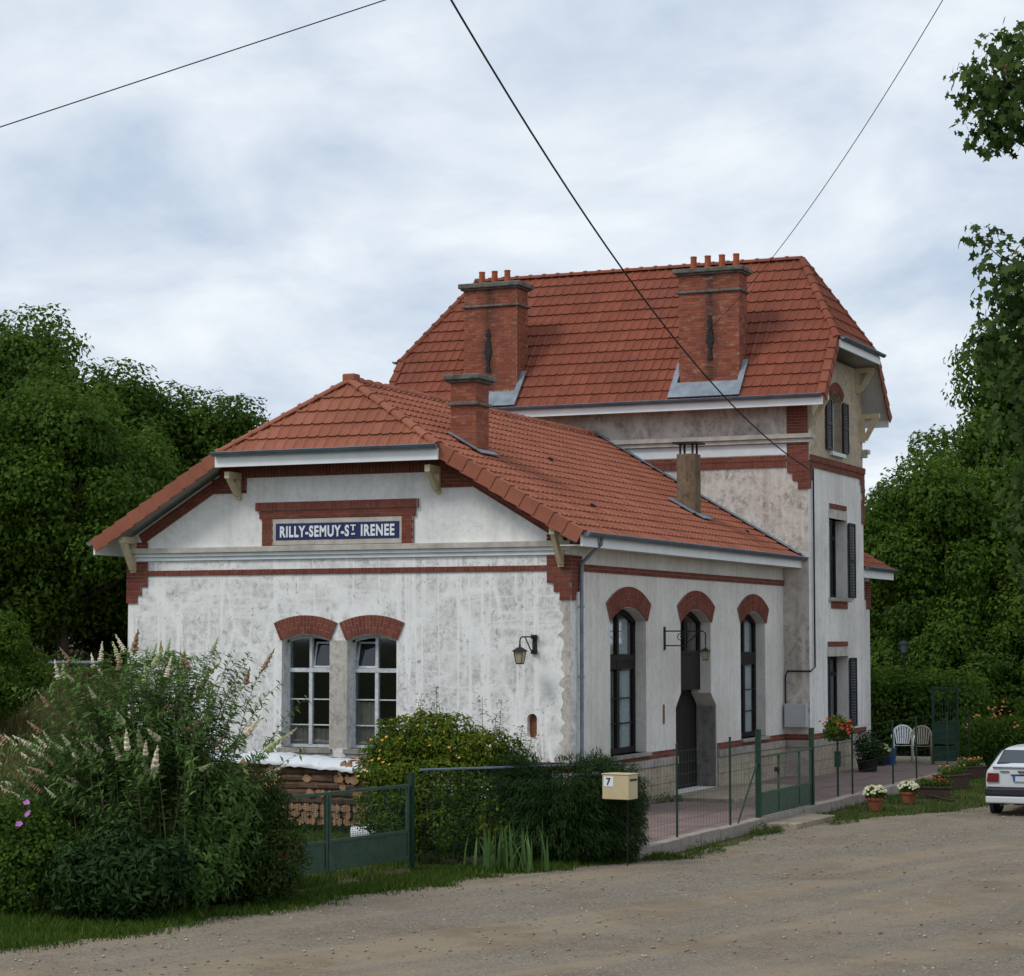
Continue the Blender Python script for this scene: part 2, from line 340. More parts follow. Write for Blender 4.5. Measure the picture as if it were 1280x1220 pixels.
class MB:
    def __init__(s): s.v, s.f, s.t = [], [], []
    def add(s, vs, fs, tone=None):
        b = len(s.v); s.v += [tuple(x) for x in vs]; s.f += [tuple(i+b for i in f) for f in fs]
        tone = rnd.random() if tone is None else tone
        s.t += [tone]*len(fs); return s
    def box(s, F, u0, u1, v0, v1, w0, w1, tone=None):
        P = [F(u, v, w) for w in (w0, w1) for v in (v0, v1) for u in (u0, u1)]
        return s.add(P, [(0, 2, 3, 1), (4, 5, 7, 6), (0, 1, 5, 4), (2, 6, 7, 3), (0, 4, 6, 2), (1, 3, 7, 5)], tone)
    def prism(s, F, pts, w0, w1, tone=None):
        n = len(pts); P = [F(u, v, w0) for u, v in pts] + [F(u, v, w1) for u, v in pts]
        return s.add(P, [tuple(range(n))[::-1], tuple(range(n, 2*n))] + [(i, (i+1) % n, n+(i+1) % n, n+i) for i in range(n)], tone)
    def slab(s, F, outer, holes, w_front, w_back):
        loops = [outer] + holes
        flat = [p for L in loops for p in L]; n = len(flat)
        tris = tessellate_polygon([[Vector((u, v, 0)) for u, v in L] for L in loops])
        P = [F(u, v, w_front) for u, v in flat] + [F(u, v, w_back) for u, v in flat]
        fs = []
        for a, b, c in tris:
            A, B, C_ = flat[a], flat[b], flat[c]
            ccw = (B[0]-A[0])*(C_[1]-A[1])-(B[1]-A[1])*(C_[0]-A[0]) > 0
            fs.append((a, b, c) if ccw else (a, c, b)); fs.append((n+a, n+c, n+b) if ccw else (n+a, n+b, n+c))
        k = 0
        for L in loops:
            m = len(L); fs += [(k+i, n+k+i, n+k+(i+1) % m, k+(i+1) % m) for i in range(m)]; k += m
        return s.add(P, fs)
    def tube(s, path, r, seg=6, caps=True, tone=None):
        path = [Vector(p) for p in path]; n = len(path)
        rs = r if isinstance(r, (list, tuple)) else [r]*n
        P = []; ref = None
        for i, p in enumerate(path):
            d = (path[min(i+1, n-1)] - path[max(i-1, 0)]).normalized()
            if ref is None: ref = d.orthogonal().normalized()
            x = (ref - d*ref.dot(d)); x = x.normalized() if x.length > 1e-6 else d.orthogonal().normalized()
            ref = x; y = d.cross(x)
            P += [p + (x*math.cos(2*PI*k/seg) + y*math.sin(2*PI*k/seg))*rs[i] for k in range(seg)]
        fs = [(i*seg+k, i*seg+(k+1) % seg, (i+1)*seg+(k+1) % seg, (i+1)*seg+k) for i in range(n-1) for k in range(seg)]
        if caps: fs += [tuple(range(seg))[::-1], tuple((n-1)*seg+k for k in range(seg))]
        return s.add(P, fs, tone)
    def lathe(s, prof, c=(0, 0, 0), seg=14, tone=None):
        c = Vector(c); n = len(prof)
        P = [c + Vector((r*math.cos(2*PI*k/seg), r*math.sin(2*PI*k/seg), z)) for r, z in prof for k in range(seg)]
        fs = [(i*seg+k, i*seg+(k+1) % seg, (i+1)*seg+(k+1) % seg, (i+1)*seg+k) for i in range(n-1) for k in range(seg)]
        fs += [tuple(range(seg))[::-1], tuple((n-1)*seg+k for k in range(seg))]
        return s.add(P, fs, tone)
    def mesh(s, name, mat):
        me = bpy.data.meshes.new(name); me.from_pydata(s.v, [], s.f); me.update()
        a = me.attributes.new('tone', 'FLOAT', 'FACE'); a.data.foreach_set('value', s.t)
        me.materials.append(MATS[mat]); return me
    def build(s, name, mat, parent=None, smooth=False, kind=None, bevel=0.):
        me = s.mesh(name, mat)
        if smooth: me.polygons.foreach_set('use_smooth', [True]*len(me.polygons))
        o = bpy.data.objects.new(name, me); col.objects.link(o); o.parent = parent
        if kind: o['kind'] = kind
        if bevel:
            b = o.modifiers.new('bevel', 'BEVEL'); b.width = bevel; b.segments = 2; b.limit_method = 'ANGLE'
        return o
def obj_from(name, me, parent=None):
    o = bpy.data.objects.new(name, me); col.objects.link(o); o.parent = parent; return o
def copy_tree(o, parent=None):
    c = o.copy(); col.objects.link(c); c.parent = parent
    for ch in list(o.children): copy_tree(ch, c)
    return c
def np_mesh(name, V, F, tone, mat):
    """V (n,3), F (m,k) -> mesh with a tone per face"""
    me = bpy.data.meshes.new(name); m, k = F.shape
    me.vertices.add(len(V)); me.vertices.foreach_set('co', np.ascontiguousarray(V, dtype=np.float32).ravel())
    me.loops.add(m*k); me.loops.foreach_set('vertex_index', np.ascontiguousarray(F, dtype=np.int32).ravel())
    me.polygons.add(m); me.polygons.foreach_set('loop_start', np.arange(0, m*k, k, dtype=np.int32))
    a = me.attributes.new('tone', 'FLOAT', 'FACE'); a.data.foreach_set('value', np.ascontiguousarray(np.clip(tone, 0, 1), dtype=np.float32))
    me.materials.append(MATS[mat]); me.update(calc_edges=True); return me
def unit(a): return a/np.maximum(np.linalg.norm(a, axis=1, keepdims=True), 1e-9)
def leaf_mesh(name, P, A, Nn, L, Wd, tone, mat, shape='diamond'):
    """one folded leaf at each point P along axis A with normal Nn"""
    A = unit(A); S = unit(np.cross(Nn, A)); Nn = np.cross(A, S)
    L = L[:, None]; Wd = Wd[:, None]
    if shape == 'diamond':
        pts = [(0, 0, 0), (.45, .5, .06), (1, 0, -.08), (.45, -.5, .06)]
        fc = [(0, 1, 2, 3)]
    else:                                                   # five-lobed leaf
        pts = [(0, 0, 0), (.05, .42, .03), (.34, .26, .02), (.62, .52, -.02), (.66, .17, .02), (1.05, 0, -.08), (.66, -.17, .02), (.62, -.52, -.02), (.34, -.26, .02), (.05, -.42, .03)]
        fc = [(0, 1, 2, 4), (2, 3, 4, 4), (0, 4, 5, 6), (0, 6, 8, 9), (6, 7, 8, 8)]
        fc = [(0, 1, 2), (0, 2, 4), (2, 3, 4), (0, 4, 6), (4, 5, 6), (0, 6, 8), (6, 7, 8), (0, 8, 9)]
    n = len(P); k = len(pts)
    V = np.stack([P + A*L*a + S*Wd*b + Nn*L*c for a, b, c in pts], 1).reshape(-1, 3)
    base = np.arange(n)[:, None, None]*k
    F = (base + np.array(fc)[None]).reshape(-1, len(fc[0]))
    return np_mesh(name, V, F, np.repeat(tone, len(fc)), mat)
def crown_points(lobes, n, g, up=.35, jitter=.8, inner=.45, squash=1.0, stretch=(1, 1, 1)):
    """points on the shells of many lobes; lobes: rows (x,y,z,r)"""
    lobes = np.array(lobes, float); w = lobes[:, 3]**2; w /= w.sum()
    i = g.choice(len(lobes), n, p=w)
    d = unit(g.normal(size=(n, 3)))
    rr = lobes[i, 3]*(1 - inner*g.random(n)**2.2)
    lump = 1 + .16*np.sin(d[:, 0]*7+i)*np.cos(d[:, 1]*6+2*i) + .12*np.sin(d[:, 2]*9+i*3)
    P = lobes[i, :3] + d*(rr*lump)[:, None]*np.array([1, 1, squash])*np.array(stretch)
    N = unit(d + np.array([0, 0, up]) + jitter*g.normal(size=(n, 3))*.6)
    A = unit(np.cross(N, g.normal(size=(n, 3)))) + np.array([0, 0, -.35])
    tone = np.clip(.46 + .20*g.normal(size=n) + (g.random(len(lobes))[i]-.5)*.35, 0, .98)
    return P, A, N, tone, i
def ground_h(x, y):                       # the bank on the far side of the tracks rises to the left
    t = min(1, max(0, (-15.5 - x)/9.0)); h = 2.6*t*t*(3-2*t)
    t2 = min(1, max(0, (y-24)/14.0)); return max(h, .5*t2)

# ------------------------------------------------------------------ ground, road, paving
def grid_ground():
    xs = [-700, -300, -150, -80, -50] + list(np.arange(-40, 41, 2.0)) + [60, 110, 250, 700]
    ys = [-500, -150, -70] + list(np.arange(-44, 61, 2.0)) + [80, 120, 200, 400, 900]
    m = MB(); V = []
    for y in ys:
        for x in xs: V.append((x, y, ground_h(x, y) - .168))
    nx = len(xs)
    m.add(V, [(j*nx+i, j*nx+i+1, (j+1)*nx+i+1, (j+1)*nx+i) for j in range(len(ys)-1) for i in range(nx-1)])
    tag(m.build('ground', 'ground', smooth=True), kind='structure')
grid_ground()
# edge of the gravel: along the hedge, the kerb and the verge beside the car
EDGE = [(-6, -34), (-2.2, -25), (-.55, -19.6), (.43, -17.4), (.98, -15.1), (1.45, -11.6), (2.05, -8.0), (2.9, -6.2), (3.75, -4.4), (3.85, -1), (3.80, 2.2), (4.3, 3.6), (5.1, 5.0), (5.9, 7.2), (6.6, 10.5), (7.6, 14), (9.5, 22), (14, 40)]
def wob(y, s=1.): return s*(.10*math.sin(y*2.3)+.07*math.sin(y*5.1+1)+.05*math.sin(y*9.7+2))
def edge_x(y):
    for (x0, y0), (x1, y1) in zip(EDGE, EDGE[1:]):
        if y0 <= y <= y1: return x0 + (x1-x0)*(y-y0)/(y1-y0) + wob(y)
    return EDGE[-1][0]
m = MB(); ys = list(np.arange(-34, 40, .35)); V = []
for y in ys:
    x0 = edge_x(y)
    for k in range(9):
        x = x0 + (46-x0)*(k/8)**1.6; V.append((x, y, -.150 + .012*math.sin(x*1.1+y*.6)*(1 if k else 0)))
m.add(V, [(j*9+i, j*9+i+1, (j+1)*9+i+1, (j+1)*9+i) for j in range(len(ys)-1) for i in range(8)])
tag(m.build('gravel_road', 'gravel', smooth=True), kind='structure')
g = np.random.default_rng(3)
def scatter_pebbles(n):
    Y = -20 + 34*g.random(n)**1.25; X = np.array([edge_x(y) for y in Y]) + .02 + 13*g.random(n)**1.4
    s = .008 + .022*g.random(n)**3
    octa = np.array([(1, 0, 0), (0, 1, 0), (-1, 0, 0), (0, -1, 0), (0, 0, .7), (0, 0, -.4)])
    P = np.stack([X, Y, np.full(n, -.146)], 1)
    a = g.random(n)*6.28; ca, sa = np.cos(a), np.sin(a); st = .6+.8*g.random(n)
    V = []
    for ox, oy, oz in octa:
        x = ox*st; y = oy
        V.append(P + np.stack([(ca*x-sa*y), (sa*x+ca*y), np.full(n, oz)], 1)*s[:, None])
    V = np.stack(V, 1).reshape(-1, 3)
    fc = np.array([(0, 1, 4), (1, 2, 4), (2, 3, 4), (3, 0, 4), (1, 0, 5), (2, 1, 5), (3, 2, 5), (0, 3, 5)])
    F = (np.arange(n)[:, None, None]*6 + fc[None]).reshape(-1, 3)
    o = obj_from('loose_stones', np_mesh('loose_stones', V, F, np.repeat(g.random(n), 8), 'pebbles'))
    tag(o, 'loose grey stones scattered over the gravel road', 'gravel', kind='stuff')
scatter_pebbles(8000)
m = MB(); m.box(WORLD, .02, 3.19, -5.4, 19.9, -.12, 0.0)
tag(m.build('paving', 'paving'), kind='structure')
m = MB(); m.box(WORLD, .05, 2.9, 19.9, 22.6, -.12, .05); tag(m.build('terrace', 'slab'), kind='structure')
kerb = tag(bpy.data.objects.new('kerb', None), kind='structure'); col.objects.link(kerb); kerb.location = (3.2, -5.4, 0)
y = -5.4; i = 0
while y < 19.5:
    L = .92+.16*rnd.random(); mm = MB()
    dz = .02*rnd.random(); dx = .02*(rnd.random()-.5)
    mm.box(WORLD, 0+dx, .20+dx, y+5.4, y+5.4+L-.015, -.26, .03+dz)
    mm.build('kerb_stone', 'kerb_stone', kerb, bevel=.012); y += L
m = MB(); m.prism(WORLD, [(3.42, 1.0), (4.0, 1.1), (4.1, 3.3), (3.42, 3.5)], -.2, -.05)
tag(m.build('threshold_slab', 'slab', bevel=.02), kind='structure')
m = MB(); m.box(WORLD, .01, 1.55, 4.9, 9.6, -.1, .07)
tag(m.build('door_step', 'slab', bevel=.02), kind='structure')

# grass
def blades(name, label, P, h, w, mat, tone, lean=.35, parent=None):
    n = len(P); a = g.random(n)*6.28
    side = np.stack([np.cos(a), np.sin(a), np.zeros(n)], 1); ln = g.normal(size=(n, 3))*lean; ln[:, 2] = 1
    tip = P + ln*h[:, None]; mid = P + ln*h[:, None]*.55*np.array([.6, .6, 1])
    V = np.stack([P-side*w[:, None]*.5, P+side*w[:, None]*.5, mid+side*w[:, None]*.4, tip, mid-side*w[:, None]*.4], 1).reshape(-1, 3)
    b = np.arange(n)[:, None]*5
    F = np.concatenate([b+np.array([[0, 1, 2, 4]])], 0)
    F2 = np.concatenate([b+np.array([[4, 2, 3, 3]])], 0)
    T = np.concatenate([F[:, [0, 1, 2]], F[:, [0, 2, 3]], F2[:, [0, 1, 2]]], 0)
    o = obj_from(name, np_mesh(name, V, T, np.tile(tone, 3), mat), parent)
    if not parent: tag(o, label, 'grass', kind='stuff')
    return o
def verge(n, y0, y1, depth_fn, over=.12):
    Y = y0 + (y1-y0)*g.random(n); d = g.random(n)**1.0
    X = np.array([edge_x(y) for y in Y])
    keep = X + over*g.random(n)**2*2.2 - d*np.array([depth_fn(y) for y in Y])
    return np.stack([keep, Y, np.full(n, -.15)], 1)
P = verge(95000, -24, -4.6, lambda y: 2.6 if y < -10 else 1.2, .22); P[:, 2] = -.165
dg = np.abs((P[:, 0]-.62)-.14*(P[:, 1]+10)); P = P[~((dg < .34+.12*g.normal(size=len(P))) & (P[:, 1] > -11.6) & (P[:, 1] < -8.3) & (P[:, 0] > .55+.14*(P[:, 1]+10)))]
patch = np.sin(P[:, 0]*3.1+P[:, 1]*1.7)+np.sin(P[:, 1]*4.3-P[:, 0]*2)+g.normal(size=len(P))*.7
P = P[patch > -1.5]
n = len(P); blades('verge_grass', 'short green grass along the gravel in front of the hedge', P, .04+.10*g.random(n)**2, .010+.009*g.random(n), 'grass', .5+.22*g.normal(size=n))
n = 26000; X = 3.42+3.2*g.random(n); Y = -4.8+25*g.random(n)**.85
ex = np.array([edge_x(y) for y in Y]); k = (X < ex+.35*g.random(n)**2) & (np.sin(X*4+Y*2.6)+np.sin(Y*3.3)+g.normal(size=n)*.8 > (-.9+np.where(Y < 3, 1.0, 0)))
P = np.stack([X, Y, np.full(n, -.16)], 1)[k]; n = len(P)
blades('kerb_grass', 'patchy green grass between the kerb and the gravel', P, .03+.08*g.random(n)**2, .009+.008*g.random(n), 'grass', .48+.22*g.normal(size=n))
n = 26000; P = np.stack([-6.5+7.0*g.random(n), -10.5+9.9*g.random(n), np.full(n, -.165)], 1)
k = P[:, 0] < .25+(P[:, 1]+11)*.14; P = P[k]; n = len(P)
blades('garden_lawn', 'green lawn behind the wide garden gate', P, .04+.08*g.random(n), .01+.008*g.random(n), 'grass', .6+.22*g.normal(size=n))
n = 42000; P = np.stack([-34+22*g.random(n), 0+24*g.random(n), np.zeros(n)], 1); P[:, 2] = [ground_h(x, y)-.16 for x, y, z in P]
blades('bank_grass', 'dry straw coloured grass on the bank beside the tracks', P, .20+.55*g.random(n)**2, .018+.014*g.random(n), 'grass_dry', np.clip(.42+.25*g.normal(size=n)+.25*np.sin(P[:, 0]*.9+P[:, 1]*.5), 0, 1))

# ------------------------------------------------------------------ the station
ST = thing('station_building', 'white plastered railway station with red tile roofs, low hall and taller hipped house', 'station')
cube_cache = {}
def unit_cube(mat):
    if mat not in cube_cache:
        m = MB(); m.box(WORLD, -.5, .5, -.5, .5, -.5, .5, 0.); cube_cache[mat] = m.mesh('brick', mat)
    return cube_cache[mat]
def brick_obj(F, u, v, w, lu, lv, lw, a=0., parent=None, mat='brick', name='brick'):
    """a brick centred on (u,v), its outer face at w, turned by a in the wall's plane"""
    U = F.U*math.cos(a) + F.V*math.sin(a); V = -F.U*math.sin(a) + F.V*math.cos(a)
    o = obj_from(name, unit_cube(mat), parent)
    M = Matrix((U*lu, V*lv, F.N*lw)).transposed().to_4x4(); M.translation = F(u, v, w-lw/2)
    o.matrix_local = M; return o
def lay(F, u0, u1, v0, v1, proud, sink=None, course=.073, L=.225, soldier=False, mb=None, mortar=None, objs=None, mat='brick', a=None):
    """bricks in running bond (or a soldier course) over a rectangle of a wall"""
    j = .011; depth = .05
    if soldier: course, L = v1-v0, .073
    nr = max(1, round((v1-v0)/course)); ch = (v1-v0)/nr
    for r in range(nr):
        off = 0 if (soldier or r % 2 == 0) else L/2
        u = u0 - off
        while u < u1-.01:
            a0, a1 = max(u, u0), min(u+L, u1)
            if a1-a0 > .03:
                pr = proud + .004*rnd.random()
                if objs is not None: objs.append(brick_obj(F, (a0+a1)/2, v0+ch*(r+.5), pr, a1-a0-j, ch-j, depth, parent=ST, mat=mat))
                else: mb.box(F, a0+j/2, a1-j/2, v0+ch*r+j/2, v0+ch*(r+1)-j/2, pr-depth, pr)
            u += L
    if mortar is not None: mortar.box(F, u0+.002, u1-.002, v0+.002, v1-.002, -.03, proud-.004)
BO = []                       # single bricks
BR, MO = MB(), MB()           # courses too fine to pick apart, and the mortar behind them

def arc_pts(u0, u1, vs, rise, n=12):
    c = (u0+u1)/2; h = (u1-u0)/2; R = (h*h+rise*rise)/(2*rise); cv = vs+rise-R; a = math.asin(h/R)
    return [(c+R*math.sin(t), cv+R*math.cos(t)) for t in [a-2*a*i/n for i in range(n+1)]], (c, cv, R, a)
def opening(u0, u1, v0, vs, rise): 
    p, _ = arc_pts(u0, u1, vs, rise); return [(u0, v0), (u1, v0)] + p
W_ = 9.75
def roof_z(x): return 5.22 + (.45 - abs(x+4.875) + 4.875)*.591     # top of the hall roof's deck
# openings of the hall
FW = [(-6.15, -5.08, 1.18, 3.28, .10), (-4.69, -3.62, 1.18, 3.28, .10)]
SW = [(2.01, 4.0, 1.03, 3.66, .26), (10.14, 12.0, 1.03, 3.66, .26)]
door_hole = [(5.76, .07), (8.40, .07), (8.40, 1.84), (8.03, 2.12)] + arc_pts(6.08, 8.03, 3.66, .26)[0][0:] + [(6.08, 2.16), (5.76, 1.86)]
gable = [(-W_, -.3), (0, -.3), (0, roof_z(0)-.17), (-2.55, roof_z(-2.55)-.17), (-7.2, roof_z(-2.55)-.17), (-W_, roof_z(0)-.17)]
niche_c = (-.78, 1.68)
niche = [(niche_c[0]+.10*math.cos(t), niche_c[1]+.14*(1 if math.sin(t) > 0 else -1)+.09*math.sin(t)) for t in [PI*2*i/20+.05 for i in range(20)]]
def split_at(poly, z, upper):
    out = []
    for (a, b) in zip(poly, poly[1:]+poly[:1]):
        ia, ib = (a[1] >= z) == upper, (b[1] >= z) == upper
        if ia: out.append(a)
        if ia != ib: t = (z-a[1])/(b[1]-a[1]); out.append((a[0]+t*(b[0]-a[0]), z))
    return out
m = MB(); m.slab(FRONT, split_at(gable, 5.0, False), [opening(*w) for w in FW] + [niche], 0, -.45); m.build('gable_wall', 'plaster_gable', ST)
m = MB(); m.slab(FRONT, split_at(gable, 5.0, True), [], 0, -.45); m.build('gable_top', 'plaster_upper', ST)
m = MB(); m.slab(SIDE, [(.45, -.3), (YT, -.3), (YT, roof_z(0)-.17), (.45, roof_z(0)-.17)], [opening(*w) for w in SW] + [door_hole], 0, -.45)
m.build('hall_side_wall', 'plaster_side', ST)
m = MB(); m.box(WORLD, -W_, -W_+.45, .45, YT, -.3, roof_z(0)-.17); m.build('hall_rear_wall', 'plaster_side', ST)
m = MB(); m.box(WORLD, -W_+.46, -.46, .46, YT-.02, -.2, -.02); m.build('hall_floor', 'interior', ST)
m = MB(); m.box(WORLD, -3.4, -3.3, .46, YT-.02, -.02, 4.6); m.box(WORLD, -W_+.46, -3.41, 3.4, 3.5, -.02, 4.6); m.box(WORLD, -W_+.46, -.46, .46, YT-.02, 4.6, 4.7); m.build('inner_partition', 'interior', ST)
m = MB(); nb = [(niche_c[0]+(u-niche_c[0])*1.02, niche_c[1]+(v-niche_c[1])*1.02) for u, v in niche]; m.prism(FRONT, nb, -.30, -.12); m.build('niche_brick', 'niche_red', ST)
# the same niche as a slot beside the door
m = MB(); m.prism(SIDE, [(5.02+.06*math.cos(t), 1.75+.15*(1 if math.sin(t) > 0 else -1)+.06*math.sin(t)) for t in [PI*2*i/16+.1 for i in range(16)]], -.02, .006); m.build('wall_slot', 'niche_red', ST)

m = MB(); m.prism(FRONT, [(-.24, .9), (-.004, .9), (-.004, 4.0)] + [(-.17-.035*math.sin(k*1.7)-.03*math.sin(k*4.1)-.02*(k % 3)*math.sin(k), 4.0-k*.0775) for k in range(40)], -.01, .006); m.build('bare_render', 'pier', ST)
# cornice of the gable, brick band, quoins
m = MB(); m.box(FRONT, -W_-.05, .05, 5.02, 5.13, -.02, .14); m.build('cornice_ledge', 'cornice', ST, bevel=.01)
m = MB(); m.box(FRONT, -W_-.02, .02, 4.95, 5.02, -.02, .09); m.box(FRONT, -W_-.01, .01, 4.87, 4.95, -.02, .05); m.build('cornice_moulding', 'cornice_white', ST, bevel=.008)
lay(FRONT, -9.28, -.47, 4.57, 4.68, .03, soldier=True, mb=BR, mortar=MO)
for u0, u1, v0, v1 in [(-W_-.03, -9.28, 4.35, 4.86), (-W_-.03, -9.42, 4.18, 4.35), (-W_-.03, -9.52, 4.02, 4.18), (-.47, .035, 4.35, 4.86), (-.33, .035, 4.18, 4.35), (-.21, .035, 4.02, 4.18)]:
    lay(FRONT, u0, u1, v0, v1, .035, objs=BO, mortar=MO)
for u0, u1, v0, v1 in [(-.03, .50, 4.35, 4.86), (-.03, .36, 4.18, 4.35), (-.03, .22, 4.02, 4.18)]:
    lay(SIDE, u0, u1, v0, v1, .035, objs=BO, mortar=MO)
lay(SIDE, .50, YT-.01, 4.57, 4.71, .03, mb=BR, mortar=MO)
lay(SIDE, .05, 5.74, .87, 1.015, .03, mb=BR, mortar=MO); lay(SIDE, 8.42, YT-.01, .87, 1.015, .03, mb=BR, mortar=MO)
lay(FRONT, -W_, .03, .87, 1.015, .03, mb=BR, mortar=MO); lay(TSIDE, YT-.03, YB, .87, 1.015, .03, mb=BR, mortar=MO); lay(TFRONT, .04, XT+.03, .87, 1.015, .03, mb=BR, mortar=MO)
# brick under the rakes: bricks in line with the slope
ang = math.atan(.591)
for sgn in (-1, 1):
    for r in range(3):
        s0 = 0.
        Lr = 2.32
        k = 0; s = -(.11 if r % 2 else 0)
        while s < Lr:
            a0, a1 = max(s, 0), min(s+.225, Lr)
            if a1-a0 > .03:
                sm = (a0+a1)/2; dn = -.19-.073*(r+.5)
                x = -.15 - sm*math.cos(ang) + dn*math.sin(ang); z = roof_z(-.15) + sm*math.sin(ang) + dn*math.cos(ang)
                # mirror for the other side
                xx = x - .0 if sgn > 0 else -W_ - x
                aa = (PI-ang) if sgn > 0 else ang
                U = FRONT.U*math.cos(aa)+FRONT.V*math.sin(aa); V = -FRONT.U*math.sin(aa)+FRONT.V*math.cos(aa)
                F2 = Frame(FRONT(xx, z, 0), U, V, FRONT.N if sgn < 0 else FRONT.N)
                BR.box(F2, -(a1-a0)/2+.006, (a1-a0)/2-.006, -.031, .031, -.02, .035+.004*rnd.random())
            s += .225
    n_ = (math.sin(ang), math.cos(ang)); e_ = (-math.cos(ang), math.sin(ang)); zz_ = roof_z(-.15)
    q = [(-.15+e_[0]*a_+n_[0]*b_, zz_+e_[1]*a_+n_[1]*b_) for a_, b_ in ((0, -.185), (2.32, -.185), (2.32, -.405), (0, -.405))]
    if sgn < 0: q = [(-W_-u, v) for u, v in q]
    MO.prism(FRONT, q, -.02, .027)
    lay(FRONT, *((-.47, -.06) if sgn > 0 else (-W_+.06, -W_+.47)), 5.135, 5.26, .034, mb=BR, mortar=None)
lay(FRONT, -7.78, -6.97, 6.20, 6.50, .036, objs=BO, mortar=MO); lay(FRONT, -2.85, -2.02, 6.19, 6.50, .036, objs=BO, mortar=MO)
lay(FRONT, -7.6, -2.2, 6.50, 6.73, .036, soldier=True, mb=BR, mortar=MO)
# brick surround of the name board
lay(FRONT, -6.74, -3.14, 5.83, 6.0, .075, soldier=True, mb=BR, mortar=MO)
lay(FRONT, -6.66, -3.20, 5.67, 5.82, .05, objs=BO, mortar=MO)
lay(FRONT, -6.60, -6.35, 5.135, 5.67, .045, objs=BO, mortar=MO); lay(FRONT, -3.50, -3.25, 5.135, 5.67, .045, objs=BO, mortar=MO)
# arches
def arch(F, u0, u1, vs, rise, t, n, rings, objs, flat=.0):
    _, (c, cv, R, a) = arc_pts(u0, u1, vs, rise)
    a2 = a*1.0
    P = [(c+(R-.0)*math.sin(x), cv+R*math.cos(x)) for x in np.linspace(-a2, a2, 15)] + [(c+(R+t)*math.sin(x), cv+(R+t)*math.cos(x)) for x in np.linspace(a2, -a2, 15)]
    MO.prism(F, [p for p in P][::-1], -.03, .034)
    for k in range(n):
        x = -a2 + (k+.5)*2*a2/n; rr = R
        cuts = rings if k % 2 == 0 else rings[::-1]
        for h in cuts:
            rc = rr+h/2; wd = 2*a2/n*rc-.012
            if objs is not None: objs.append(brick_obj(F, c+rc*math.sin(x), cv+rc*math.cos(x), .037+.004*rnd.random(), wd, h-.016, .05, -x, ST))
            else:
                U = F.U*math.cos(-x)+F.V*math.sin(-x); V = -F.U*math.sin(-x)+F.V*math.cos(-x)
                BR.box(Frame(F(c+rc*math.sin(x), cv+rc*math.cos(x)), U, V, F.N), -wd/2, wd/2, -h/2+.005, h/2-.005, -.02, .037+.004*rnd.random())
            rr += h
for w in FW: arch(FRONT, w[0]-.02, w[1]+.02, w[3]-.005, w[4]+.02, .37, 17, [.24, .13], BO)
for w in [SW[0], (6.08, 8.03, 1, 3.66, .26), SW[1]]: arch(SIDE, w[0]-.02, w[1]+.02, w[3]-.005, w[4]+.02, .40, 25, [.26, .14], None)

# stone plinth of the hall and tower, in blocks with a weathered ledge
m = MB(); m.box(SIDE, .0, 5.75, .70, .865, -.02, .07); m.box(SIDE, 8.41, YT, .70, .865, -.02, .07); m.box(TSIDE, YT-.05, YB, .70, .865, -.02, .07); m.box(FRONT, -W_, .07, .70, .865, -.02, .07)
m.box(TFRONT, 0.075, XT+.07, .70, .865, -.02, .068)
m.build('plinth_ledge', 'concrete', ST, bevel=.015)
def blocks(F, u0, u1):
    for r, (a, b) in enumerate([(-.02, .34), (.34, .70)]):
        u = u0 - (.35 if r else 0)
        while u < u1-.05:
            L = .72; a0, a1 = max(u, u0), min(u+L, u1)
            if a1-a0 > .05: brick_obj(F, (a0+a1)/2, (a+b)/2, .035+.008*rnd.random(), a1-a0-.012, b-a-.012, .05, 0, ST, 'plinth_stone', 'plinth_stone')
            u += L
blocks(SIDE, .0, 5.75); blocks(SIDE, 8.42, YT); blocks(TSIDE, YT, YB)

# tower walls
TS = [(15.32, 16.98, 4.32, 6.30), (15.05, 16.98, 1.05, 2.86)]
GW = (15.55, 16.55, 7.98, 9.32, .18)
def rect(u0, u1, v0, v1): return [(u0, v0), (u1, v0), (u1, v1), (u0, v1)]
m = MB(); m.box(TFRONT, XL, XT, -.3, 9.25, -.4, 0); m.build('tower_front_wall', 'plaster_stained', ST)
m = MB(); m.slab(TSIDE, rect(YT+.4, YB, -.3, 7.62), [rect(*t) for t in TS], 0, -.4); m.build('tower_side_wall', 'plaster_tower', ST)
# painted strip of the side wall wraps the corner
m = MB(); m.box(TSIDE, YT+.002, YT+.4, -.3, 7.62, -.002, .004); m.build('tower_corner_strip', 'plaster_tower', ST)
YC = (YT+YB)/2; TEF, TEB = 12.87, 19.22; TSL = (12.95-9.10)/(YC-TEF)
def tz(y): return 9.10 + (min(y-TEF, 2*YC-TEF-y))*TSL
m = MB(); zt = 10.62
ya = TEF + (zt-.16-9.10)/TSL
m.slab(TSIDE, [(YT+.4, 7.62), (YB, 7.62), (YB, tz(YB)-.2), (2*YC-ya, zt-.3), (ya, zt-.3), (YT+.4, tz(YT+.4)-.2)], [opening(*GW)], 0, -.4); m.build('tower_gable', 'plaster_beige', ST)
m = MB(); m.box(WORLD, XL, XT-.405, YB-.4, YB-.002, -.3, 9.2); m.box(WORLD, XL, XL+.4, YT+.41, YB-.41, -.3, 9.2); m.box(WORLD, XL+.42, XT-.6, YT+.6, YT+.7, 0, 9); m.box(WORLD, XL+.42, XT-.42, 17.3, 17.4, 0, 9)
m.build('tower_rear_wall', 'plaster_side', ST)
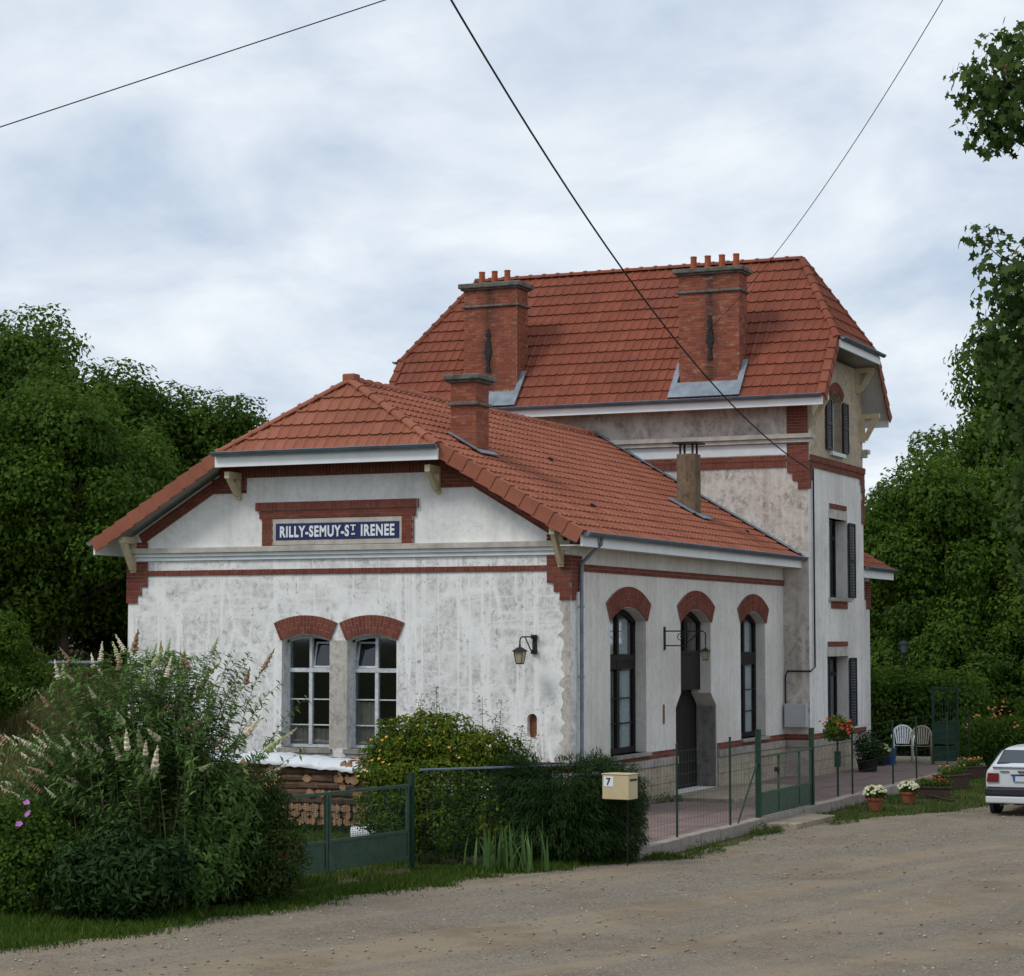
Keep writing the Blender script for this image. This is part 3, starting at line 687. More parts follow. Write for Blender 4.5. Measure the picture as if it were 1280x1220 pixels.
# bands, cornice and quoins of the tower
lay(TFRONT, -9.9, .13, 7.46, 7.60, .04, soldier=True, mb=BR, mortar=MO); lay(TFRONT, -9.9, .13, 7.60, 7.74, .05, mb=BR, mortar=MO)
lay(TSIDE, YT-.03, YB+.04, 7.46, 7.60, .04, mb=BR, mortar=MO); lay(TSIDE, YT-.04, YB+.05, 7.60, 7.76, .065, mb=BR, mortar=MO)
lay(TFRONT, .13, XT+.03, 7.32, 8.02, .045, mb=BR, mortar=MO); lay(TFRONT, .26, XT+.03, 7.12, 7.32, .045, mb=BR, mortar=MO); lay(TFRONT, .40, XT+.03, 6.92, 7.12, .045, mb=BR, mortar=MO)
lay(TFRONT, .13, XT+.02, 8.26, 8.92, .045, mb=BR, mortar=MO)
for k, (a, b) in enumerate([(7.32, 7.46), (7.12, 7.32), (6.92, 7.12)]): lay(TSIDE, YT-.03, YT+.34-.1*k, a, b, .045, mb=BR, mortar=MO); lay(TSIDE, YB-.34+.1*k, YB+.03, a, b, .045, mb=BR, mortar=MO)
lay(TSIDE, YB-.22, YB+.03, 6.3, 6.92, .04, mb=BR, mortar=MO)
m = MB(); m.box(TFRONT, -9.95, XT+.12, 8.14, 8.25, -.02, .17); m.box(TFRONT, -9.95, XT+.08, 8.04, 8.14, -.02, .11)
m.box(TSIDE, YT-.02, YT+.25, 8.14, 8.25, -.02, .13); m.box(TSIDE, YB-.1, YB+.18, 8.14, 8.25, -.02, .17); m.box(TSIDE, YB-.1, YB+.12, 8.04, 8.14, -.02, .11)
m.build('tower_cornice', 'cornice', ST, bevel=.01)
m = MB(); m.box(TFRONT, -9.9, .12, 7.76, 8.03, -.02, .012); m.build('tower_white_band', 'cornice_white', ST)
for (y0, y1, z0, z1) in TS:
    lay(TSIDE, y0+.02, y1-.10, z1+.24, z1+.37, .03, mb=BR, mortar=MO)
    m = MB(); m.box(TSIDE, y0-.03, y1+.0, z1, z1+.22, -.38, .012); m.build('lintel', 'cornice', ST)
    m = MB(); m.box(TSIDE, y0-.10, y1+.06, z0-.09, z0, -.38, .10); m.build('window_sill', 'concrete', ST, bevel=.01)
lay(TSIDE, 15.42, 16.9, 4.05, 4.22, .03, mb=BR, mortar=MO)
arch(TSIDE, GW[0]-.02, GW[1]+.02, GW[3], GW[4]+.02, .24, 15, [.24], None)
m = MB(); m.box(TSIDE, 15.42, 16.66, 7.88, 7.975, -.3, .09); m.build('window_sill', 'cornice_white', ST)

# ---- windows
def casement(F, u0, u1, v0, vs, rise, w, mat, transom, muntins, name='window', tilt=None, curtain=None, fw=.06, mull=True):
    """frame with a mullion and transom; glass in every light"""
    p, (c, cv, R, a) = arc_pts(u0, u1, vs, rise)
    fr = MB()
    fr.box(F, u0, u0+fw, v0, vs, w-.07, w); fr.box(F, u1-fw, u1, v0, vs, w-.07, w); fr.box(F, u0+fw, u1-fw, v0, v0+fw, w-.07, w)
    fr.box(F, u0+fw, u1-fw, transom-fw/2-.01, transom+fw/2+.01, w-.08, w+.02)
    top = p + [(x, min(y-fw, 99)) for x, y in p[::-1]]
    for i in range(len(p)-1):
        (xa, ya_), (xb, yb) = p[i], p[i+1]; fr.prism(F, [(xb, yb-fw), (xa, ya_-fw), (xa, ya_+.01), (xb, yb+.01)], w-.07, w)
    mid = (u0+u1)/2
    fr.box(F, mid-fw*.6, mid+fw*.6, v0+fw, transom-fw/2-.01, w-.068, w+.012); fr.box(F, mid-fw*.5, mid+fw*.5, transom+fw/2+.01, vs+rise-fw*.5, w-.068, w+.008)
    o = fr.build(name, mat, ST)
    for v in muntins:
        for ua, ub in ((u0+fw, mid-fw*.6), (mid+fw*.6, u1-fw)):
            bars = MB(); bars.box(F, ua, ub, v-.012, v+.012, w-.05, w-.012); bars.build('glazing_bar', mat, o)
    rows = [v0+fw] + list(muntins) + [transom-fw/2]
    for ua, ub in ((u0+fw, mid-fw*.6), (mid+fw*.6, u1-fw)):
        for a_, b_ in zip(rows, rows[1:]):
            gl = MB(); gl.box(F, ua-.005, ub+.005, a_+(.012 if a_ != rows[0] else -.005), b_-(.012 if b_ != rows[-1] else -.005), w-.04, w-.034); gl.build('pane', 'glass', o)
    for k, (ua, ub) in enumerate(((u0+fw, mid-fw*.5), (mid+fw*.5, u1-fw))):
        zz = [(x, y-fw*.6) for x, y in p if ua <= x <= ub]
        shape = [(ua-.005, transom+fw/2), (ub+.005, transom+fw/2), (ub+.005, min(y for x, y in p)+.02 if k else vs+rise-fw*.8)] + zz + [(ua-.005, vs+rise-fw*.8 if k else min(y for x, y in p))]
        shape = [(ua-.005, transom+fw/2), (ub+.005, transom+fw/2)] + [(ub+.005, cv+math.sqrt(max(0, R*R-(ub-c)**2))-fw*.7)] + zz + [(ua-.005, cv+math.sqrt(max(0, R*R-(ua-c)**2))-fw*.7)]
        gl = MB()
        if tilt == k:
            # hopper light swung inwards at its top
            base = transom+fw/2+.02; ti = math.radians(14)
            V2 = F.V*math.cos(ti) - F.N*math.sin(ti); F2 = Frame(F(0, base, w-.03), F.U, V2, F.N*math.cos(ti)+F.V*math.sin(ti))
            h = vs+rise-base-.12
            sash = MB(); sash.box(F2, ua, ua+.035, 0, h, -.03, 0); sash.box(F2, ub-.035, ub, 0, h, -.03, 0); sash.box(F2, ua+.035, ub-.035, 0, .035, -.03, 0); sash.box(F2, ua+.035, ub-.035, h-.035, h, -.03, 0)
            sash.build('hopper_sash', mat, o)
            gl.box(F2, ua+.03, ub-.03, .03, h-.03, -.018, -.012)
        else: gl.prism(F, shape, w-.04, w-.034)
        gl.build('pane', 'glass', o)
    if curtain:
        for (ua, ub, va, vb, mt) in curtain:
            cm = MB(); n = 14
            for i in range(n):
                x0 = ua+(ub-ua)*i/n; x1 = ua+(ub-ua)*(i+1)/n; d0 = .012*math.sin(i*1.9); d1 = .012*math.sin((i+1)*1.9)
                cm.add([F(x0, va, w-.075+d0), F(x1, va, w-.075+d1), F(x1, vb, w-.075+d1), F(x0, vb, w-.075+d0)], [(0, 1, 2, 3)])
            cm.build('curtain', mt, o)
    return o
for i, w in enumerate(FW):
    casement(FRONT, w[0], w[1], w[2], w[3], w[4], -.22, 'window_paint', 2.69, [1.62, 2.12], tilt=1-i, curtain=[(w[0]+.06, w[1]-.5 if i else w[0]+.5, 1.2, 2.08 if i else 1.62, 'curtain_brown'), (w[1]-.5, w[1]-.06, 1.2, 1.55, 'curtain_brown')])
    m = MB(); m.box(FRONT, w[0]-.06, w[1]+.06, w[2]-.10, w[2], -.40, .06); m.build('window_sill', 'concrete', ST, bevel=.01)
for i, w in enumerate(SW):
    casement(SIDE, w[0], w[1], w[2], w[3], w[4], -.23, 'dark_wood', 2.92, [1.62, 2.12], curtain=[(w[0]+.9, w[1]-.2, 1.1, 2.66, 'curtain'), (w[0]+.2, w[0]+.8, 1.1, 2.66, 'curtain'), (w[0]+.3, w[1]-.3, 3.0, 3.7, 'curtain')], fw=.11)
    m = MB(); m.box(SIDE, w[0]-.06, w[1]+.06, w[2]-.08, w[2], -.40, .10); m.build('window_sill', 'concrete', ST, bevel=.01)
    m = MB(); m.box(SIDE, w[0]+.1, w[1]-.1, 2.70, 2.87, -.30, -.225); m.build('transom_panel', 'dark_wood', ST)
m = MB(); m.box(FRONT, -5.078, -4.692, 1.2, 3.27, -.01, .005); m.build('window_pier', 'pier', ST)
# door: plank leaf set deep in a cement surround, fixed light above
m = MB(); 
for k in range(14): m.box(SIDE, 5.78+k*.1875, 5.78+(k+1)*.1875-.008, .075, 2.2, -.52, -.465)
d = m.build('door', 'dark_wood', ST)
m = MB(); m.box(SIDE, 5.95, 5.99, 1.02, 1.16, -.465, -.42); m.box(SIDE, 5.97, 6.10, 1.12, 1.15, -.42, -.40); m.build('door_handle', 'zinc_pale', d)
m = MB(); m.box(SIDE, 6.05, 8.06, 2.2, 2.95, -.30, -.24); m.build('transom_panel', 'dark_wood', ST)
fr = MB(); fr.box(SIDE, 6.08, 6.2, 2.96, 3.66, -.3, -.23); fr.box(SIDE, 7.91, 8.03, 2.96, 3.66, -.3, -.23); fr.box(SIDE, 6.2, 7.91, 2.96, 3.04, -.3, -.23); fr.box(SIDE, 7.0, 7.1, 3.04, 3.9, -.29, -.235)
p, _ = arc_pts(6.08, 8.03, 3.66, .26)
for (xa, ya_), (xb, yb) in zip(p, p[1:]): fr.prism(SIDE, [(xb, yb-.1), (xa, ya_-.1), (xa, ya_+.01), (xb, yb+.01)], -.3, -.23)
o = fr.build('fanlight', 'dark_wood', ST)
for ua, ub in ((6.19, 7.01), (7.09, 7.92)):
    m = MB(); m.prism(SIDE, [(ua, 3.03), (ub, 3.03)] + ([(ub, 3.86), (ua, 3.6)] if ua < 7 else [(ub, 3.6), (ua, 3.86)]), -.27, -.264); m.build('pane', 'glass', o)
# the cement lining of the door reveal
m = MB(); m.box(SIDE, 8.36, 8.398, .08, 1.83, -.45, -.01); m.build('door_reveal', 'concrete_dark', ST)
# tower windows: dark casements, louvred shutters folded open
def shutter(y0, y1, z0, z1, w, rail=.05, slats=True, name='shutter', F=TSIDE):
    m = MB(); m.box(F, y0, y0+rail, z0, z1, w, w+.035); m.box(F, y1-rail, y1, z0, z1, w, w+.035); m.box(F, y0+rail, y1-rail, z0, z0+rail, w, w+.035); m.box(F, y0+rail, y1-rail, z1-rail, z1, w, w+.035)
    m.box(F, y0+rail, y1-rail, (z0+z1)/2-.03, (z0+z1)/2+.03, w, w+.034)
    o = m.build(name, 'shutter_paint', ST); n = int((z1-z0)/.075); sl = MB()
    for k in range(n):
        z = z0+rail+(z1-z0-2*rail)*(k+.5)/n; sl.add([F(y0+rail, z-.03, w+.03), F(y1-rail, z-.03, w+.03), F(y1-rail, z+.03, w+.004), F(y0+rail, z+.03, w+.004)], [(0, 1, 2, 3)])
    sl.build('louvres', 'shutter_paint', o)
for y0, y1, z0, z1 in TS:
    casement(TSIDE, y0, y1, z0, z1-.02, .01, -.3, 'dark_wood', z1-.45, [], fw=.08)
    shutter(y0+.02, y0+.50, z0+.03, z1-.03, -.10)
    shutter(y1+.0, y1+.62, z0+.02, z1-.05, .03)
casement(TSIDE, GW[0], GW[1], GW[2], GW[3], GW[4], -.2, 'window_paint', 9.0, [8.5], fw=.06)
shutter(GW[0]-.52, GW[0]-.02, 8.0, 9.30, .03); shutter(GW[1]+.02, GW[1]+.52, 8.0, 9.30, .03)
BR.build('brick_courses', 'brick', ST, kind='stuff'); MO.build('mortar', 'mortar', ST)

# ---- roofs
def tile_mesh(name, mat, w, L):
    m = MB(); n = 7; us = [w*i/(n-1) for i in range(n)]
    hh = [.042, .016, .002, .016, .004, .014, .040]
    V = [(u-w/2, -.035, h+.043) for u, h in zip(us, hh)] + [(u-w/2, L+.02, h+.002) for u, h in zip(us, hh)] + [(u-w/2, -.03, h*.4-.002) for u, h in zip(us, hh)]
    m.add(V, [(i, i+1, n+i+1, n+i) for i in range(n-1)] + [(2*n+i, 2*n+i+1, i+1, i) for i in range(n-1)], 0.)
    return m.mesh(name, mat), np.array(V), [(i, i+1, n+i+1, n+i) for i in range(n-1)] + [(2*n+i, 2*n+i+1, i+1, i) for i in range(n-1)]
def tiled(parent, F, poly, w, L, mat, rest_name, budget):
    """tiles over a convex roof face; whole ones nearest the street as single parts, the rest joined and cut at the edges"""
    me, TV, TF = tile_mesh('tile', mat, w, L)
    us = [p[0] for p in poly]; vs_ = [p[1] for p in poly]
    def inside(u, v, e=0.):
        for (a, b), (c, d) in zip(poly, poly[1:]+poly[:1]):
            ln = math.hypot(c-a, d-b)
            if ((c-a)*(v-b)-(d-b)*(u-a))/ln < e: return False
        return True
    v = 0.; r = 0; full = []; part = []
    while v < max(vs_):
        u = min(us) - w + (w/2 if False else 0)
        while u < max(us)+w:
            cs_ = [(u-w/2, v), (u+w/2, v), (u+w/2, v+L), (u-w/2, v+L)]
            k = [inside(*c, -.035) for c in cs_]
            if all(k): full.append((u, v))
            elif any(k) or inside(u, v+L/2) or inside(u, v+.1): part.append((u, v))
            u += w
        v += L; r += 1
    C0 = cam.location
    full.sort(key=lambda p: (F(p[0], p[1])-C0).length)
    single = full[:budget]; rest = full[budget:]
    for (u, v) in single:
        o = obj_from('tile', me, parent)
        a = (rnd.random()-.5)*.012
        M = Matrix((F.U, F.V, F.N)).transposed().to_4x4() @ Matrix.Rotation(a, 4, 'Z'); M.translation = F(u, v, .004*rnd.random()); o.matrix_local = M
    for grp, cut in ((rest, False), (part, True)):
        if not grp: continue
        mb = MB()
        for (u, v) in grp:
            dz = .005*rnd.random(); mb.add([F(u+x, v+y, z+dz) for x, y, z in TV], TF)
        o = mb.build(rest_name if not cut else 'edge_tiles', mat, parent, kind='stuff')
        if cut:
            bm = bmesh.new(); bm.from_mesh(o.data)
            for (a, b), (c, d) in zip(poly, poly[1:]+poly[:1]):
                if abs(d-b) < 1e-6 and b < .01: continue
                nrm = F.U*(d-b) - F.V*(c-a)
                bmesh.ops.bisect_plane(bm, geom=bm.verts[:]+bm.edges[:]+bm.faces[:], plane_co=F(a, b), plane_no=nrm, clear_outer=True)
            bm.to_mesh(o.data); bm.free()
def ridge_line(parent, a, b, r=.115, step=.38, mat='hall_tile', name='ridge_tile'):
    a, b = Vector(a), Vector(b); d = b-a; n = max(1, round(d.length/step)); st = d/n; dn = d.normalized()
    side = dn.cross(Vector((0, 0, 1))).normalized(); up = side.cross(dn)
    L = st.length; mb = MB(); V = []; seg = 8
    for (s, rr) in ((-.04, r+.022), (.03, r+.022), (.035, r), (L, r-.004)):
        V += [(rr*math.cos(PI*k/seg), s, rr*math.sin(PI*k/seg)*.85-.03) for k in range(seg+1)]
    q = seg+1; fs = [(i*q+k, i*q+k+1, (i+1)*q+k+1, (i+1)*q+k) for i in range(3) for k in range(seg)] + [tuple(range(q))]
    mb.add(V, fs, 0.); me = mb.mesh(name, mat)
    for i in range(n):
        o = obj_from(name, me, parent); M = Matrix((side, dn, up)).transposed().to_4x4(); M.translation = a + st*i + up*.02; o.matrix_local = M
HX = .45; HY0 = -.60; HY1 = YT-.02; XR = -4.875; ZE = 5.22; ZR = ZE+(HX-XR)*.591
sl = math.atan(.591); ca, sa = math.cos(sl), math.sin(sl)
XH = -2.46; ZH = roof_z(XH); YP = .42                       # corner of the half hip, and where its peak meets the ridge
hall_roof = MB()
# deck: boards under the tiles; its underside is the painted soffit
def deck(poly3, th=.05):
    P = [Vector(p) for p in poly3]; n = (P[1]-P[0]).cross(P[2]-P[0]).normalized()
    if n.z < 0: P = P[::-1]; n = -n
    k = len(P); hall_roof.add(P + [p-n*th for p in P], [tuple(range(k)), tuple(range(k, 2*k))[::-1]] + [(i, k+i, k+(i+1) % k, (i+1) % k) for i in range(k)])
deck([(HX, HY0, ZE), (HX, HY1, ZE), (XR, HY1, ZR), (XR, YP, ZR), (XH, HY0, ZH)])
deck([(2*XR-HX, HY0, ZE), (2*XR-HX, HY1, ZE), (XR, HY1, ZR), (XR, YP, ZR), (2*XR-XH, HY0, ZH)])
deck([(XH, HY0, ZH), (XR, YP, ZR), (2*XR-XH, HY0, ZH)])
HR = hall_roof.build('hall_roof', 'soffit_paint', ST)
FR = Frame((HX, HY0, ZE+.012), (0, 1, 0), (-ca, 0, sa), (sa, 0, ca))
vh = (HX-XH)/ca; vr = (HX-XR)/ca
tiled(HR, FR, [(0.02, 0), (HY1-HY0, 0), (HY1-HY0, vr), (YP-HY0, vr), (0.02, vh)], .228, .337, 'hall_tile', 'tiles', 225)
FL = Frame((2*XR-HX, HY1, ZE+.012), (0, -1, 0), (ca, 0, sa), (-sa, 0, ca)); LL = HY1-HY0
tiled(HR, FL, [(0, 0), (LL-.02, 0), (LL-.02, vh), (LL-(YP-HY0), vr), (0, vr)], .228, .337, 'hall_tile', 'tiles', 0)
hl = math.hypot(YP-HY0, ZR-ZH); hv = Vector((0, (YP-HY0)/hl, (ZR-ZH)/hl)); hn = Vector((1, 0, 0)).cross(hv)
FH = Frame((XR, HY0, ZH+.012), (1, 0, 0), hv, hn); hw = XH-XR
tiled(HR, FH, [(-hw, 0), (hw, 0), (0, hl)], .228, .337, 'hall_tile', 'tiles', 75)
ridge_line(HR, (XR, YP, ZR+.03), (XR, HY1, ZR+.03))
ridge_line(HR, (XH-.02, HY0+.02, ZH+.03), (XR, YP, ZR+.03), .105); ridge_line(HR, (2*XR-XH+.02, HY0+.02, ZH+.03), (XR, YP, ZR+.03), .105)
m = MB(); m.box(WORLD, XR-.14, XR+.14, YP-.10, YP+.16, ZR+.02, ZR+.17); m.build('ridge_cap', 'hall_tile', HR, bevel=.03)
# verge tiles: angled tiles hanging over the rake boards
def verge_line(parent, a, b, drop, out, mat, step=.345, flip=1):
    a, b = Vector(a), Vector(b); d = b-a; n = max(1, round(d.length/step)); st = d/n; dn = d.normalized(); out = Vector(out)
    up = dn.cross(out).normalized(); up = up if up.z > 0 else -up
    mb = MB(); L = st.length
    F = Frame((0, 0, 0), dn, up, out)
    def wedge(v0, v1, w0, w1, k=1.):
        P = [F(u, v-(.030*(u > 0)), w-(.016*(u > 0))*k) for w in (w0, w1) for v in (v0, v1) for u in (-.03, L+.01)]
        mb.add(P, [(0, 2, 3, 1), (4, 5, 7, 6), (0, 1, 5, 4), (2, 6, 7, 3), (0, 4, 6, 2), (1, 3, 7, 5)], 0.)
    wedge(-drop, .085, .0, .034); wedge(.06, .086, -.17, -.002, 0.)
    me = mb.mesh('verge_tile', mat)
    for i in range(n):
        o = obj_from('verge_tile', me, parent); o.location = a + st*i
verge_line(HR, (HX, HY0, ZE+.02), (XH, HY0, ZH+.02), .19, (0, -1, 0), 'hall_tile'); verge_line(HR, (2*XR-HX, HY0, ZE+.02), (2*XR-XH, HY0, ZH+.02), .19, (0, -1, 0), 'hall_tile')
# rake boards and fascias, gutters
m = MB()
m.box(WORLD, HX-.02, HX+.02, HY0+.03, HY1+.3, ZE-.22, ZE-.015); m.build('side_fascia', 'white_paint', HR)
m = MB(); m.box(WORLD, 2*XR-HX-.02, 2*XR-HX+.02, HY0+.03, HY1, ZE-.22, ZE-.015); m.build('rear_fascia', 'white_paint', HR)
m = MB(); m.box(WORLD, 2*XR-XH-.03, XH+.03, HY0-.06, HY0-.02, ZH-.26, ZH-.04); m.build('hip_fascia', 'white_paint', HR)
def gutter(parent, a, b, out, r=.075, mat='zinc'):
    a, b, out = Vector(a), Vector(b), Vector(out); V = []; seg = 7
    for p in (a, b): V += [p + out*(r+.01) + out*(r*math.cos(PI+PI*k/seg)) + Vector((0, 0, r*math.sin(PI+PI*k/seg))) for k in range(seg+1)]
    q = seg+1; mb = MB(); mb.add(V, [(k, k+1, q+k+1, q+k) for k in range(seg)] + [tuple(range(q)), tuple(range(q, 2*q))])
    mb.tube([a+out*(2*r+.01), b+out*(2*r+.01)], .014, 6)
    o = mb.build('gutter', mat, parent)
    s = o.modifiers.new('solid', 'SOLIDIFY'); s.thickness = .006
gutter(HR, (HX+.022, HY0+.02, ZE+.03), (HX+.022, HY1+.30, ZE+.03), (1, 0, 0)); gutter(HR, (2*XR-XH-.04, HY0-.062, ZH+.02), (XH+.04, HY0-.062, ZH+.02), (0, -1, 0), .07)
gutter(HR, (2*XR-HX-.022, HY0+.02, ZE+.03), (2*XR-HX-.022, HY1, ZE+.03), (-1, 0, 0))
# boxed soffit along the side eave
m = MB(); m.box(WORLD, .02, HX-.022, HY0+.05, HY1, ZE-.21, ZE-.19); m.build('side_soffit', 'plaster_side', HR)
# stepped lead where the hall roof meets the tower
for k in range(19):
    v = .05+k*.327; P0 = FR(HY1-HY0-.16, v, .045); mm = MB()
    mm.box(Frame(FR(HY1-HY0, v, .105), FR.U, FR.V, FR.N), -.26, .02, 0, .31, 0, .014)
    mm.build('flashing', 'zinc_pale', HR)
for (yy, xx) in ((3.2, -3.2), (5.2, -2.6), (2.6, -.6), (11.9, -.4)):
    mm = MB(); mm.box(Frame(FR(yy-HY0, (HX-xx)/ca, .06), FR.U, FR.V, FR.N), -.04, .04, 0, .08, 0, .052); mm.build('vent_tile', 'black', HR)
# wooden brackets under the gable eaves
def bracket(F, u, v, out, drop, parent=HR, mirror=1, th=.11):
    m = MB(); m.box(F, u-th/2, u+th/2, v-.13, v, .0, out)
    o = m.build('bracket', 'cream_wood', parent); m = MB()
    m.box(F, u-th/2+.005, u+th/2-.005, v-drop, v-.13, .0, .10)
    P = [(.02, v-drop+.05), (.16, v-drop+.05), (out-.02, v-.132), (out-.18, v-.132)]
    a = [F(u-th/2+.012, z, w) for w, z in P]; b = [F(u+th/2-.012, z, w) for w, z in P]
    m.add(a+b, [(0, 1, 2, 3), (7, 6, 5, 4)] + [(i, 4+i, 4+(i+1) % 4, (i+1) % 4) for i in range(4)])
    m.build('strut', 'cream_wood', o)
for u, v, dr in [(-.16, roof_z(-.16)-.22, .72), (-W_+.16, roof_z(-.16)-.22, .72), (-2.72, 6.60, .52), (-7.03-.1, 6.60, .52)]: bracket(FRONT, u, v, .52, dr)
# downpipe
m = MB(); m.tube([(HX+.09, .25, ZE-.03), (HX+.06, .25, ZE-.16), (.10, .33, ZE-.50), (.085, .34, ZE-.75), (.085, .34, .9), (.12, .34, .7), (.12, .34, .0)], .038, 9); dp = m.build('downpipe', 'zinc_pale', ST, smooth=True)
m = MB(); [m.tube([(.085, .34, z-.02), (.085, .34, z+.02)], .058, 9) for z in (1.05, 2.6, 3.9)]; m.build('pipe_clip', 'zinc_pale', dp)
# tower roof
TX0, TX1 = XL-.62, XT+.60; RX0, RX1 = -9.35, -.20; ZT = 12.95
yn = TEF + (zt-9.10)/TSL; yf = 2*YC-yn; YE2 = 2*YC-TEF
hall_roof = MB()
deck([(TX0, TEF, 9.10), (TX1, TEF, 9.10), (TX1, yn, zt), (RX1, YC, ZT), (RX0, YC, ZT), (TX0, yn, zt)]); deck([(TX0, YE2, 9.10), (TX1, YE2, 9.10), (TX1, yf, zt), (RX1, YC, ZT), (RX0, YC, ZT), (TX0, yf, zt)])
deck([(TX1, yn, zt), (RX1, YC, ZT), (TX1, yf, zt)]); deck([(TX0, yn, zt), (RX0, YC, ZT), (TX0, yf, zt)])
TR = hall_roof.build('tower_roof', 'soffit_paint', ST)
tl = math.hypot(YC-TEF, ZT-9.10); tv = Vector((0, (YC-TEF)/tl, (ZT-9.10)/tl)); tn = Vector((1, 0, 0)).cross(tv)
FT = Frame((TX0, TEF, 9.112), (1, 0, 0), tv, tn); tw = TX1-TX0; vk = tl*(zt-9.10)/(ZT-9.10)
tiled(TR, FT, [(0, 0), (tw, 0), (tw, vk), (RX1-TX0, tl), (RX0-TX0, tl), (0, vk)], .232, .385, 'tower_tile', 'tiles', 0)
tvb = Vector((0, -tv.y, tv.z)); FB = Frame((TX1, YE2, 9.112), (-1, 0, 0), tvb, Vector((-1, 0, 0)).cross(tvb))
tiled(TR, FB, [(0, 0), (tw, 0), (tw, vk), (tw-(RX0-TX0), tl), (TX1-RX1, tl), (0, vk)], .232, .385, 'tower_tile', 'tiles', 0)
for sx, xe, rx in ((1, TX1, RX1), (-1, TX0, RX0)):
    run = abs(xe-rx); l = math.hypot(run, ZT-zt); v_ = Vector((-sx*run/l, 0, (ZT-zt)/l)); u_ = Vector((0, sx, 0)); F2 = Frame((xe, YC, zt+.012), u_, v_, u_.cross(v_))
    h = (yf-yn)/2; tiled(TR, F2, [(-h, 0), (h, 0), (0, l)], .232, .385, 'tower_tile', 'tiles', 0)
    for yy in (yn, yf): ridge_line(TR, (xe-sx*.02, yy, zt+.03), (rx, YC, ZT+.03), .10, .38, 'tower_tile')
    out = (sx, 0, 0)
    verge_line(TR, (xe, TEF, 9.12), (xe, yn, zt+.02), .17, out, 'tower_tile', .385); verge_line(TR, (xe, YE2, 9.12), (xe, yf, zt+.02), .17, out, 'tower_tile', .385)
    m = MB(); m.box(WORLD, min(xe+sx*.03, xe+sx*.07), max(xe+sx*.03, xe+sx*.07), yn, yf, zt-.22, zt-.03); m.build('hip_fascia', 'white_paint', TR)
    gutter(TR, (xe+sx*.072, yn-.05, zt+.03), (xe+sx*.072, yf+.05, zt+.03), out, .065)
ridge_line(TR, (RX0, YC, ZT+.03), (RX1, YC, ZT+.03), .11, .40, 'tower_tile')
m = MB(); m.box(WORLD, TX0+.02, TX1-.03, TEF-.03, TEF+.01, 8.88, 9.085); m.build('front_fascia', 'white_paint', TR)
gutter(TR, (TX0+.02, TEF-.032, 9.13), (TX1-.03, TEF-.032, 9.13), (0, -1, 0), .07)
m = MB(); m.box(WORLD, TX0+.04, TX1-.05, YE2-.01, YE2+.03, 8.88, 9.085); m.build('rear_fascia', 'white_paint', TR)
m = MB(); m.box(WORLD, XL+.02, XT-.02, TEF+.012, YT-.01, 8.93, 8.95); m.build('front_soffit', 'soffit_paint', TR)
for yy in (YT+.12, YB-.12): bracket(TSIDE, yy, 9.18, .50, .75, TR)
for yy in (ya+.05, 2*YC-ya-.05): bracket(TSIDE, yy, zt-.28, .50, .65, TR)
# the far wing beyond the tower
AN = MB(); AN.box(WORLD, -9.7, .05, YB+.01, 21.4, -.3, 5.1); AN.build('far_wing_wall', 'plaster_tower', ST)
hall_roof = MB(); deck([(.62, YB+.03, 5.14), (.62, 21.75, 5.14), (-4.875, 21.75, 8.4), (-4.875, YB+.03, 8.4)]); deck([(-10.3, YB+.03, 5.14), (-10.3, 21.75, 5.14), (-4.875, 21.75, 8.4), (-4.875, YB+.03, 8.4)])
FW_R = hall_roof.build('far_wing_roof', 'soffit_paint', ST)
an = math.atan2(3.26, 5.495); F2 = Frame((.62, YB+.03, 5.152), (0, 1, 0), (-math.cos(an), 0, math.sin(an)), (math.sin(an), 0, math.cos(an)))
tiled(FW_R, F2, [(0, 0), (3.12, 0), (3.12, 6.3), (0, 6.3)], .228, .337, 'hall_tile', 'tiles', 0)
m = MB(); m.box(WORLD, .60, .64, YB+.03, 21.74, 4.90, 5.12); m.build('side_fascia', 'white_paint', FW_R); gutter(FW_R, (.642, YB+.03, 5.17), (.642, 21.74, 5.17), (1, 0, 0), .07)
m = MB(); m2 = MB(); Ff = Frame((.05, 0, 0), (0, 1, 0), (0, 0, 1), (1, 0, 0))
lay(Ff, 20.85, 21.43, 4.35, 4.85, .035, mb=m, mortar=m2); lay(Ff, 21.0, 21.43, 4.1, 4.35, .035, mb=m, mortar=m2); m.build('far_quoin', 'brick', ST, kind='stuff'); m2.build('far_quoin_mortar', 'mortar', ST)

